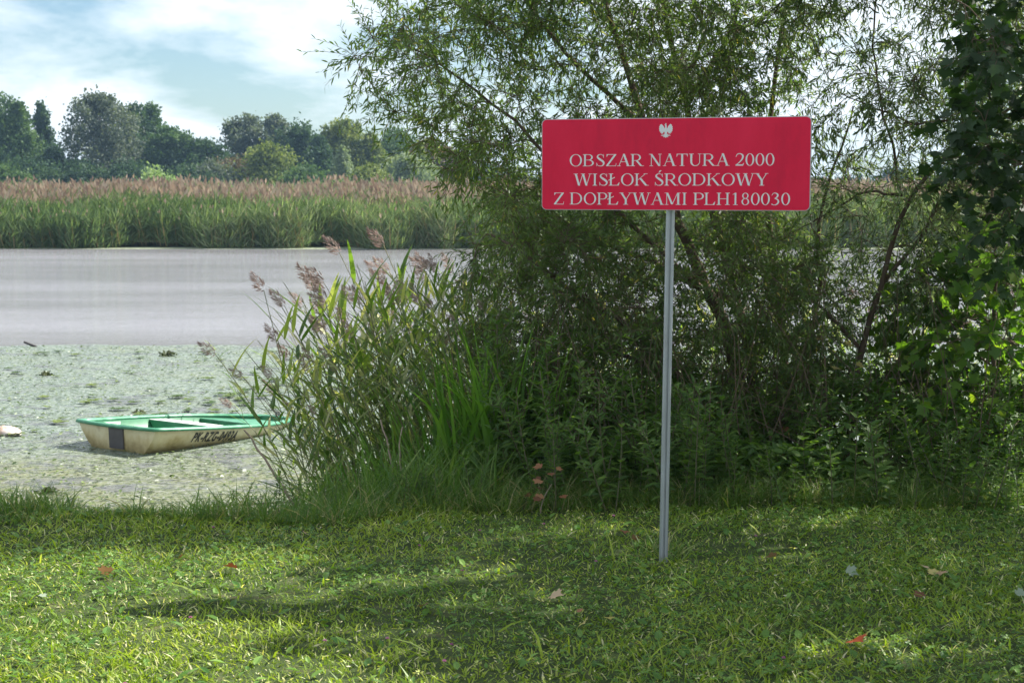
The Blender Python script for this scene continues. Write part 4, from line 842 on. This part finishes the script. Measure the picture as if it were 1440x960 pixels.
# serif letters
TT, th, SE = .135, .052, .04
def Rc(x0, y0, x1, y1): return [(x0, y0), (x1, y0), (x1, y1), (x0, y1)]
def dg(x0, y0, x1, y1, w): return [(x0 - w / 2, y0), (x0 + w / 2, y0), (x1 + w / 2, y1), (x1 - w / 2, y1)]
def foot(xc, w, y=0): return [(xc - w / 2, y), (xc + w / 2, y), (xc + w / 2, y + SE), (xc - w / 2, y + SE)]
def vst(x, w=TT): return [Rc(x, 0, x + w, 1), foot(x + w / 2, w + .22), foot(x + w / 2, w + .22, 1 - SE), [(x - .04, SE), (x + w + .04, SE), (x + w, SE + .05), (x, SE + .05)], [(x, .95 - SE), (x + w, .95 - SE), (x + w + .04, 1 - SE), (x - .04, 1 - SE)]]
def ring(cx, cy, rx, ry, wx, wy, a0=0, a1=360, n=20):
    out = []; A = [R(a0 + (a1 - a0) * i / n) for i in range(n + 1)]
    for i in range(n):
        c0, s0, c1, s1 = math.cos(A[i]), math.sin(A[i]), math.cos(A[i + 1]), math.sin(A[i + 1])
        out.append([(cx + (rx - wx) * c0, cy + (ry - wy) * s0), (cx + rx * c0, cy + ry * s0), (cx + rx * c1, cy + ry * s1), (cx + (rx - wx) * c1, cy + (ry - wy) * s1)])
    return out
def sweep(pts, ws, n=22):
    P = np.array(pts, float); k = len(P); tt = np.linspace(0, k - 1, n); Q = []
    for u in tt:
        i = min(int(u), k - 2); f = u - i; p0, p1, p2, p3 = P[max(i - 1, 0)], P[i], P[i + 1], P[min(i + 2, k - 1)]
        Q.append(.5 * (2 * p1 + (p2 - p0) * f + (2 * p0 - 5 * p1 + 4 * p2 - p3) * f * f + (3 * p1 - p0 - 3 * p2 + p3) * f ** 3))
    Q = np.array(Q); d = nrm(np.gradient(Q, axis=0)); nn = np.stack([-d[:, 1], d[:, 0]], 1); w = np.interp(tt, range(k), ws)[:, None] / 2; A_ = Q + nn * w; B_ = Q - nn * w
    return [[tuple(B_[i]), tuple(B_[i + 1]), tuple(A_[i + 1]), tuple(A_[i])] for i in range(n - 1)]
Pg = lambda: vst(.12) + [Rc(.27, 1 - .045, .48, 1), Rc(.27, .44, .48, .485)] + ring(.47, .72, .36, .28, TT, .045, -90, 90, 12)
Sg = lambda: sweep([(.66, .76), (.58, .93), (.40, .985), (.22, .90), (.19, .74), (.38, .57), (.60, .40), (.68, .24), (.58, .06), (.38, .015), (.20, .08), (.11, .28)], [.03, .04, .05, .09, .13, .17, .17, .13, .08, .05, .045, .03], 34) + [Rc(.645, .70, .675, 1.0), Rc(.095, 0, .125, .30)]
Lg = lambda: vst(.12) + [Rc(.12, 0, .80, .045), [(.80, 0), (.86, .27), (.82, .27), (.66, .03)]]
G = {'O': (1.09, lambda: ring(.545, .5, .49, .52, TT, .045)), 'D': (1.09, lambda: vst(.12) + [Rc(.27, 0, .46, .045), Rc(.27, .955, .46, 1)] + ring(.45, .5, .56, .5, TT, .045, -90, 90, 16)),
 'B': (1.0, lambda: vst(.12) + [Rc(.27, 0, .48, .045), Rc(.27, .955, .48, 1), Rc(.27, .5, .48, .545)] + ring(.47, .75, .34, .25, TT * .95, .045, -90, 90, 12) + ring(.47, .27, .42, .27, TT, .045, -90, 90, 12)),
 'P': (.84, Pg), 'R': (1.02, lambda: Pg() + [dg(.86, 0, .48, .47, .17), foot(.93, .26)]), 'S': (.80, Sg), 'Ś': (.80, lambda: Sg() + [[(.36, 1.07), (.42, 1.07), (.60, 1.26), (.46, 1.26)]]),
 'Z': (.92, lambda: [Rc(.10, .955, .86, 1), Rc(.06, 0, .84, .045), dg(.14, .04, .78, .96, .17), [(.10, .78), (.13, .78), (.20, .96), (.10, .96)], [(.80, .04), (.84, .04), (.87, .25), (.84, .25)]]),
 'A': (1.05, lambda: [dg(.15, 0, .52, .99, .05), dg(.88, 0, .53, 1.02, .165), Rc(.30, .34, .73, .385), foot(.15, .27), foot(.90, .32)]),
 'N': (1.09, lambda: [Rc(.19, 0, .24, 1), Rc(.86, 0, .91, 1), dg(.85, 0, .20, 1, .17), foot(.215, .28), foot(.885, .28, 1 - SE), foot(.13, .22, 1 - SE)]),
 'T': (.92, lambda: [Rc(.385, 0, .54, 1), Rc(.04, .955, .88, 1), foot(.46, .38), [(.03, .76), (.06, .76), (.12, .96), (.04, .96)], [(.86, .76), (.89, .76), (.88, .96), (.80, .96)]]),
 'U': (1.09, lambda: [Rc(.17, .33, .32, 1), Rc(.86, .33, .91, 1), foot(.245, .38, 1 - SE), foot(.885, .28, 1 - SE)] + ring(.54, .35, .37, .37, .15, .06, 180, 270, 10) + ring(.54, .35, .37, .37, .05, .06, 270, 360, 10)),
 'W': (1.42, lambda: [dg(.42, 0, .15, 1, .16), dg(.42, 0, .72, 1, .05), dg(1.00, 0, .72, 1, .16), dg(1.00, 0, 1.29, 1, .05), foot(.15, .34, 1 - SE), foot(.72, .34, 1 - SE), foot(1.29, .26, 1 - SE)]),
 'I': (.50, lambda: vst(.17)), 'L': (.92, Lg), 'Ł': (.92, lambda: Lg() + [[(.0, .40), (.50, .66), (.50, .73), (.0, .47)]]),
 'K': (1.09, lambda: vst(.12) + [dg(.29, .48, .86, 1, .06), dg(.92, 0, .46, .60, .18), foot(.97, .30), foot(.86, .30, 1 - SE)]),
 'Y': (1.05, lambda: [Rc(.45, 0, .605, .48), dg(.53, .42, .18, 1, .165), dg(.55, .42, .88, 1, .055), foot(.53, .38), foot(.18, .34, 1 - SE), foot(.88, .26, 1 - SE)]),
 'M': (1.34, lambda: [Rc(.18, 0, .23, 1), Rc(1.02, 0, 1.175, 1), dg(.63, .04, .24, 1, .16), dg(.64, .04, 1.05, 1, .05), foot(.205, .28), foot(1.10, .38), foot(.14, .2, 1 - SE), foot(1.16, .26, 1 - SE)]),
 'H': (1.09, lambda: vst(.15) + vst(.80) + [Rc(.3, .48, .80, .53)]), ' ': (.40, lambda: []),
 '0': (.755, lambda: ring(.378, .5, .33, .51, .125, .045)), '1': (.755, lambda: [Rc(.32, 0, .45, 1), foot(.385, .36), [(.17, .84), (.17, .88), (.40, 1), (.36, .91)]]),
 '2': (.755, lambda: sweep([(.08, .72), (.18, .93), (.38, .99), (.57, .88), (.60, .68), (.48, .43), (.26, .20), (.08, .05)], [.03, .07, .06, .12, .14, .09, .06, .05], 24) + [Rc(.06, 0, .62, .10), [(.62, 0), (.70, .22), (.66, .22), (.56, .09)]]),
 '3': (.755, lambda: sweep([(.10, .78), (.20, .95), (.36, .985), (.53, .88), (.51, .68), (.32, .54)], [.03, .05, .06, .12, .12, .04], 16) + sweep([(.30, .55), (.52, .46), (.60, .27), (.48, .07), (.26, .01), (.08, .09)], [.04, .10, .13, .09, .05, .08], 16)),
 '8': (.755, lambda: ring(.378, .76, .24, .245, .09, .045) + ring(.378, .27, .29, .285, .11, .045))}
def text_mesh(txt, x0, x1, y0, cap, yface, mat, name, mt, parent):
    adv = [G[c][0] for c in txt]; tot = sum(adv); sx = (x1 - x0) / (tot - .1); x = -.05; L = 0
    for c, ad in zip(txt, adv):
        a = Acc()
        for q in G[c][1]():
            L = (L + 1) % 23; V = [(x0 + (x + u) * sx, yface - .00006 * L, y0 + v * cap) for u, v in q]; a.add(V, [np.array([list(range(len(q)))])])
        x += ad
        if a.n: a.obj(name, mat, parent, mat=mt)
def sx_(px): return (px - 951.5) / 377.0 * Wd
zt_ = lambda py: (232.5 - py) / 127.5 * Hs
cap = 16.6 / 127.5 * Hs
text_mesh('OBSZAR NATURA 2000', sx_(804), sx_(1091), zt_(235), cap, -.0112, M['white'], 'letter', SM, S)
text_mesh('WISŁOK ŚRODKOWY', sx_(811), sx_(1083), zt_(262), cap, -.0112, M['white'], 'letter', SM, S)
text_mesh('Z DOPŁYWAMI PLH180030', sx_(781), sx_(1113), zt_(288.5), cap, -.0112, M['white'], 'letter', SM, S)
# white eagle emblem
def half(p): return [(-x, y) for x, y in p][::-1]
wing = [(.08, .10), (.16, .30), (.26, .42), (.34, .50), (.46, .44), (.47, .34), (.53, .30), (.50, .22), (.54, .14), (.50, .08), (.51, -.02), (.45, -.06), (.43, -.16), (.37, -.14), (.33, -.26), (.28, -.18), (.22, -.24), (.19, -.10), (.10, -.08)]
parts = [wing, half(wing), [(-.10, .16), (-.13, -.02), (-.08, -.22), (.08, -.22), (.13, -.02), (.10, .16), (.05, .28), (-.05, .28)],
         [(-.06, .26), (.06, .26), (.06, .38), (.03, .46), (-.05, .47), (-.13, .42), (-.06, .40)], [(-.05, .48), (-.07, .56), (-.03, .52), (0, .57), (.03, .52), (.06, .56), (.04, .48)],
         [(-.06, -.22), (-.16, -.40), (-.19, -.50), (-.08, -.46), (0, -.54), (.08, -.46), (.19, -.50), (.16, -.40), (.06, -.22)],
         [(.10, -.22), (.20, -.32), (.26, -.30), (.36, -.34), (.37, -.38), (.27, -.37), (.20, -.42), (.16, -.36), (.06, -.26)], [(-.06, -.26), (-.16, -.36), (-.20, -.42), (-.27, -.37), (-.37, -.38), (-.36, -.34), (-.26, -.30), (-.20, -.32), (-.10, -.22)]]
a = Acc(); es = 18.5 / 127.5 * Hs
for k, q in enumerate(parts): a.add([(sx_(941) + u * es * .97, -.0112 - .0001 * k, zt_(186.5) + v * es) for u, v in q], [np.array([list(range(len(q)))])])
a.obj('eagle_emblem', M['white'], S, mat=SM)
# pole: folded galvanised post with a central groove
prof = [(-.0185, .012), (-.0185, -.006), (-.013, -.014), (-.004, -.014), (-.002, -.006), (.002, -.006), (.004, -.014), (.013, -.014), (.0185, -.006), (.0185, .012)]
topp = atY(946.5, 176, Yp); ptop = topp - b0; k = len(prof); V = [(x, y, -.25) for x, y in prof] + [(ptop[0] + x, y, ptop[2]) for x, y in prof]
a = Acc(); a.add(V, [np.array([list(range(k))[::-1]]), np.array([list(range(k, 2 * k))]), np.array([[i, (i + 1) % k, k + (i + 1) % k, k + i] for i in range(k)])])
po = a.obj('pole', M['galv'], S); po.location = (0, .035, 0)
for zz in (.12, -.12):
    a = Acc(); q = [(-.06, .0122), (.06, .0122), (.06, .022), (-.06, .022)]; V = [(x, y, z) for z in (zz - .015, zz + .015) for x, y in q]
    a.add(V, [np.array([[3, 2, 1, 0], [4, 5, 6, 7], [0, 1, 5, 4], [1, 2, 6, 5], [2, 3, 7, 6], [3, 0, 4, 7]])]); a.obj('bracket', M['galv'], S, mat=SM)

# ------------------------------------------------------------------ boat
BL, BW = 2.34, .66
bt = atY(165, 597, 15.85); boat_z = bt[2] - .345
m, t = new_mat('weathered_hull'); p = t.nodes.new('ShaderNodeBsdfPrincipled'); o = t.nodes.new('ShaderNodeOutputMaterial')
g_ = t.nodes.new('ShaderNodeTexCoord'); sz_ = t.nodes.new('ShaderNodeSeparateXYZ'); t.links.new(g_.outputs['Object'], sz_.inputs[0])
mg = t.nodes.new('ShaderNodeMath'); mg.operation = 'MULTIPLY_ADD'; mg.inputs[1].default_value = .42; t.links.new(noise(t, 6, 6, .65, stretch=(1, 1, .6)), mg.inputs[0]); t.links.new(sz_.outputs['Z'], mg.inputs[2])
c = ramp(t, [(.09, .07, .035), (.24, .19, .08), (.36, .28, .13), (.54, .45, .25), (.66, .59, .40), (.42, .34, .20)], mg.outputs[0], [.22, .27, .33, .41, .50, .62])
t.links.new(c, p.inputs['Base Color']); p.inputs['Roughness'].default_value = .45; t.links.new(p.outputs[0], o.inputs[0]); M['hull'] = m
M['green'] = surf_mat('green_gelcoat', [(.015, .11, .045), (.03, .18, .08), (.07, .23, .12)], 7, .38, pos=[.3, .55, .8])
M['greenrim'] = surf_mat('faded_green_rim', [(.025, .16, .08), (.06, .25, .14), (.22, .36, .27)], 9, .4, pos=[.3, .55, .8])
M['deck'] = surf_mat('faded_white_deck', [(.38, .50, .42), (.62, .68, .60), (.74, .75, .68)], 8, .5)
M['plate'] = surf_mat('grey_board', [(.06, .055, .06), (.11, .10, .10)], 12, .7, 0, .3)
M['black'] = surf_mat('black_print', [(.012, .012, .014), (.03, .03, .035)], 15, .5)
M['rope'] = surf_mat('dark_rope', [(.03, .03, .035), (.09, .08, .08)], 40, .8)
BO = root('rowing_boat', (bt[0], 15.85, boat_z), 'small cream and green rowing boat numbered PK-RZG-0493A lying in the weed', 'boat')
BO.rotation_euler = (0, R(6.0), R(56))
def hb(u): return BW * (.86 + .14 * math.sin(min(u / .45, 1) * 1.5708)) if u < .45 else BW * (1 - .68 * ((u - .45) / .55) ** 2.3)
def keel(u): return .0 + .19 * max(0, (u - .35) / .65) ** 2.2
def gun(u): return .345 + .035 * u
def hpt(u, v, off=0, inner=False):
    """u along, v -1..1 around (0 = keel)"""
    b_ = hb(u) - off; k_ = keel(u) + off; g = gun(u); s_ = abs(v); sg = 1 if v > 0 else -1
    if s_ < .5: f = s_ / .5; y = b_ * .60 * f; z = k_ + .035 * f * f
    else:
        f = (s_ - .5) / .5; f2 = 1 - (1 - f) ** 1.5; y = b_ * (.60 + .40 * f2); z = k_ + .035 + (g - k_ - .035) * f
        if f < .25: z += .0
    x = u * BL + (.05 * (z / g) * (1 if u > .5 else -1)) * (abs(u - .5) * 2) ** 6
    return (x, y * sg, z)
def shell(off, u0, u1, nu=26, nv=20, flip=False, ztop=0):
    us = np.linspace(u0, u1, nu); vs = np.linspace(-1, 1, nv); V = [hpt(u, v, off) for u in us for v in vs]; f = []
    for i in range(nu - 1):
        for j in range(nv - 1):
            q = [i * nv + j, i * nv + j + 1, (i + 1) * nv + j + 1, (i + 1) * nv + j]; f.append(q[::-1] if flip else q)
    e = [[j for j in range(nv)], [(nu - 1) * nv + j for j in range(nv)][::-1]]
    return V, f, e
V, f, e = shell(0, 0, 1, flip=True); a = Acc(); a.add(V, [np.array(f), np.array(e)]); ho = a.obj('hull', M['hull'], BO, smooth=False)
for pl in ho.data.polygons: pl.use_smooth = len(pl.vertices) == 4
V, f, e = shell(.035, .02, .975); a = Acc(); a.add(V, [np.array(f), np.array(e)]); lo_ = a.obj('inner_lining', M['green'], BO)
for pl in lo_.data.polygons: pl.use_smooth = len(pl.vertices) == 4
# rim: a rolled flange right round
us = np.linspace(0, 1, 30); loop = [(hpt(u, 1)[0], hpt(u, 1)[1], gun(u)) for u in us] ; loop2 = [(x, -y, z) for x, y, z in loop][::-1]
pts = loop + [(loop[-1][0] + .0, y, gun(1)) for y in np.linspace(loop[-1][1], -loop[-1][1], 6)[1:-1]] + loop2 + [(loop[0][0], y, gun(0) - .012 * (1 - (y / loop[0][1]) ** 2)) for y in np.linspace(-loop[0][1], loop[0][1], 8)[1:-1]]
C_ = np.array(pts); nC = len(C_); tan = nrm(np.roll(C_, -1, 0) - np.roll(C_, 1, 0)); outw = nrm(np.cross(tan, [0, 0, 1.])); a = Acc(); V = []; secs = [(.028, -.022), (.032, -.004), (.020, .010), (-.010, .014), (-.036, .010), (-.045, -.004), (-.045, -.016), (.0, -.014)]
cen = C_.mean(0); sgn = np.sign(np.einsum('ij,ij->i', outw, C_ - cen)); outw = outw * sgn[:, None]
for i in range(nC):
    for (o_, z_) in secs: V.append(C_[i] + outw[i] * o_ + np.array([0, 0, z_]))
ns = len(secs); f = [[i * ns + j, i * ns + (j + 1) % ns, ((i + 1) % nC) * ns + (j + 1) % ns, ((i + 1) % nC) * ns + j] for i in range(nC) for j in range(ns)]
a.add(np.array(V), [np.array(f)]); a.obj('rim', M['greenrim'], BO, smooth=True)
def block(name, u0, u1, z0, z1, mat_top, mat_side, slope=0.0, yr=(-1, 1)):
    """moulded box across the boat; sides follow the hull"""
    a = Acc(); ny = 2; V = []
    for u in (u0, u1):
        for z in (z0, z1):
            fz = min(1, max(0, (z - keel(u) - .035) / (gun(u) - keel(u) - .035))); hw = (hb(u) - .035) * (.60 + .40 * (1 - (1 - fz) ** 1.5)) - .002
            x = u * BL + (slope if z == z1 else 0) * (1 if u == u0 else -1)
            V += [(x, yr[0] * hw, z), (x, yr[1] * hw, z)]
    a.add(V, [np.array([[2, 3, 7, 6]])], 0); a.F.append((np.array([[0, 1, 3, 2], [5, 4, 6, 7], [0, 2, 6, 4], [1, 5, 7, 3]]) + 0, 1, np.full(4, .5)))
    o = a.obj(name, [mat_top, mat_side], BO); b_ = o.modifiers.new('bevel', 'BEVEL'); b_.width = .012; b_.segments = 2; return o
block('thwart', .40, .53, .05, .335, M['deck'], M['green'], .03)
block('stern_seat', .015, .22, .05, .26, M['deck'], M['green'], .015)
block('bow_locker', .70, .975, .10, .34, M['greenrim'], M['green'], .02)
block('floor_board', .22, .70, .0, .20, M['green'], M['green'], 0)
# corner deck at the stern's far side
z_ = gun(0) - .03; a = Acc(); V = [(.05, .25, z_), (.05, hb(0) - .05, z_), (.52, hb(.2) - .06, z_ + .004)]
a.add(V + [(x, y, z - .12) for x, y, z in V], [np.array([[0, 2, 1], [3, 4, 5]]), np.array([[0, 3, 5, 2], [1, 2, 5, 4], [0, 1, 4, 3]])]); a.obj('corner_seat', M['deck'], BO)
# motor board on the transom
a = Acc(); V = []
for x0_, in ((-.02,),):
    q = [(-.105, .10), (.105, .10), (.105, .335), (-.105, .335)]
def tx(z): return .05 * (z / gun(0)) * -1
V = [(tx(z) - .016, y, z) for y, z in q] + [(tx(z) + .004, y, z) for y, z in q]
a.add(V, [np.array([[3, 2, 1, 0], [0, 1, 5, 4], [1, 2, 6, 5], [2, 3, 7, 6], [3, 0, 4, 7]])]); a.obj('transom_board', M['plate'], BO)
# registration number wrapped on the near side
cu = bpy.data.curves.new('registration', 'FONT'); cu.body = 'PK-RZG-0493A'; cu.size = 1; cu.shear = .05; cu.offset = .03; cu.space_character = 1.16; cu.resolution_u = 3
tmp = bpy.data.objects.new('tmp', cu); COL.objects.link(tmp); dgp = bpy.context.evaluated_depsgraph_get(); tm_ = bpy.data.meshes.new_from_object(tmp.evaluated_get(dgp)); bpy.data.objects.remove(tmp)
co = np.array([v.co[:] for v in tm_.vertices]); w_ = co[:, 0].max() - co[:, 0].min(); h_ = .72
ua, ub = .20, .46
for v in tm_.vertices:
    fu = (v.co.x - co[:, 0].min()) / w_; fz = v.co.y / h_; u = ua + (ub - ua) * fu; vv = -(.765 + .16 * fz); x, y, z = hpt(u, vv); x2, y2, z2 = hpt(u, vv - .01)
    v.co = (x, y - .006, z + .001)
tm_.materials.clear(); tm_.materials.append(M['black']); link('registration_number', tm_, BO)
# bow fitting and rope
a = Acc(); hx, hy, hz = hpt(1, 0); gx = BL + .03
an = np.linspace(0, 6.28, 9); a.tubes(np.stack([gx + .028 * np.cos(an), 0 * an, gun(1) + .035 + .028 * np.sin(an)], 1), np.full(9, .011), 6); a.obj('bow_ring', M['rope'], BO, smooth=True)
a = Acc(); a.tubes(np.array([[gx, 0, gun(1) + .03], [gx - .03, .05, gun(1) + .09], [gx - .09, .10, gun(1) + .16], [gx - .12, .12, gun(1) + .20]]), [.008, .006, .005, .004], 5); a.obj('rope', M['rope'], BO, smooth=True)

# float at the left edge, weed clumps, stick
p_ = onZ(8, 612, WATER); a = Acc(); nu, nv = 14, 10; V = []; 
for i in range(nv + 1):
    for j in range(nu):
        ph = math.pi * i / nv; thh = 2 * math.pi * j / nu; rr = 1 + .05 * math.sin(5 * thh) * math.sin(ph); V.append((.17 * rr * math.sin(ph) * math.cos(thh), .12 * rr * math.sin(ph) * math.sin(thh), .085 * math.cos(ph) + .02))
f = [[i * nu + j, i * nu + (j + 1) % nu, (i + 1) * nu + (j + 1) % nu, (i + 1) * nu + j] for i in range(nv) for j in range(nu)]; a.add(V, [np.array(f)[:, ::-1]])
r = root('fishing_float', tuple(p_), 'dirty pinkish white float lying in the weed at the left edge', 'float'); a.obj('shell', surf_mat('dirty_float', [(.30, .20, .14), (.62, .50, .44), (.74, .66, .62)], 9, .6, 0, .4, 20, pos=[.35, .5, .65]), r, smooth=True)
a = Acc(); an = np.linspace(0, 6.28, 12); a.tubes(np.stack([-.03 + 0 * an, .122 * np.cos(an), .02 + .088 * np.sin(an)], 1), np.full(12, .008), 5); a.obj('band', M['dead'], r, smooth=True)
def clump(px, py, s, name, label, cat, mat, n=60, flat=.35):
    p_ = onZ(px, py, WATER + .01); a = Acc(); u = nrm(rr_.normal(size=(n, 3))); u[:, 2] = np.abs(u[:, 2]) * flat; D = nrm(rr_.normal(size=(n, 3)) * [1, 1, .5]); B = nrm(np.cross(D, rr_.normal(size=(n, 3)))); a.scatter(*OVATE, u * s * rr_.random((n, 1)) ** .5, D * s * .5, B * s * .25, B * 0, tint=rr_.random(n) * .4); return a.obj(name, mat, loc=tuple(p_), label=label, cat=cat)
M['weedclump'] = leaf_mat('dark_weed', [(.035, .05, .015), (.07, .08, .02), (.12, .11, .04)], .1, .5)
clump(68, 692, .10, 'weed_clump', 'dark brown weed clump near the lawn at the lower left of the pond', 'weed clump', M['weedclump'])
clump(197, 580, .09, 'weed_clump', 'small dark weed clump just behind the stern', 'weed clump', M['weedclump'])
clump(235, 500, .16, 'weed_clump', 'tuft of leaves out on the mat above the boat', 'weed clump', M['weedclump'])
clump(65, 527, .12, 'weed_clump', 'dark weed clump out on the mat left of the boat', 'weed clump', M['weedclump'])
pa = onZ(44, 488, WATER); a = Acc(); a.tubes(np.array([[-.12, 0, .09], [0, 0, .04], [.10, 0, 0]]), [.02, .025, .02], 6); a.obj('floating_stick', M['rope'], smooth=True, loc=tuple(pa), label='short dark stick poking up at the far edge of the mat', cat='stick')

# ------------------------------------------------------------------ air
m = bpy.data.materials.new('haze'); m.use_nodes = True; t = m.node_tree; t.nodes.clear(); pv = t.nodes.new('ShaderNodeVolumePrincipled'); o = t.nodes.new('ShaderNodeOutputMaterial')
pv.inputs['Color'].default_value = (.45, .70, 1, 1); pv.inputs['Density'].default_value = .00032; pv.inputs['Anisotropy'].default_value = .3; t.links.new(pv.outputs[0], o.inputs['Volume'])
a = Acc(); X0, X1, Y0, Y1, Z0, Z1 = -1210, 1210, -70, 1210, -3, 26
a.add([(x, y, z) for z in (Z0, Z1) for x, y in ((X0, Y0), (X1, Y0), (X1, Y1), (X0, Y1))], [np.array([[3, 2, 1, 0], [4, 5, 6, 7], [0, 1, 5, 4], [1, 2, 6, 5], [2, 3, 7, 6], [3, 0, 4, 7]])])
a.obj('haze', m, kind='stuff')
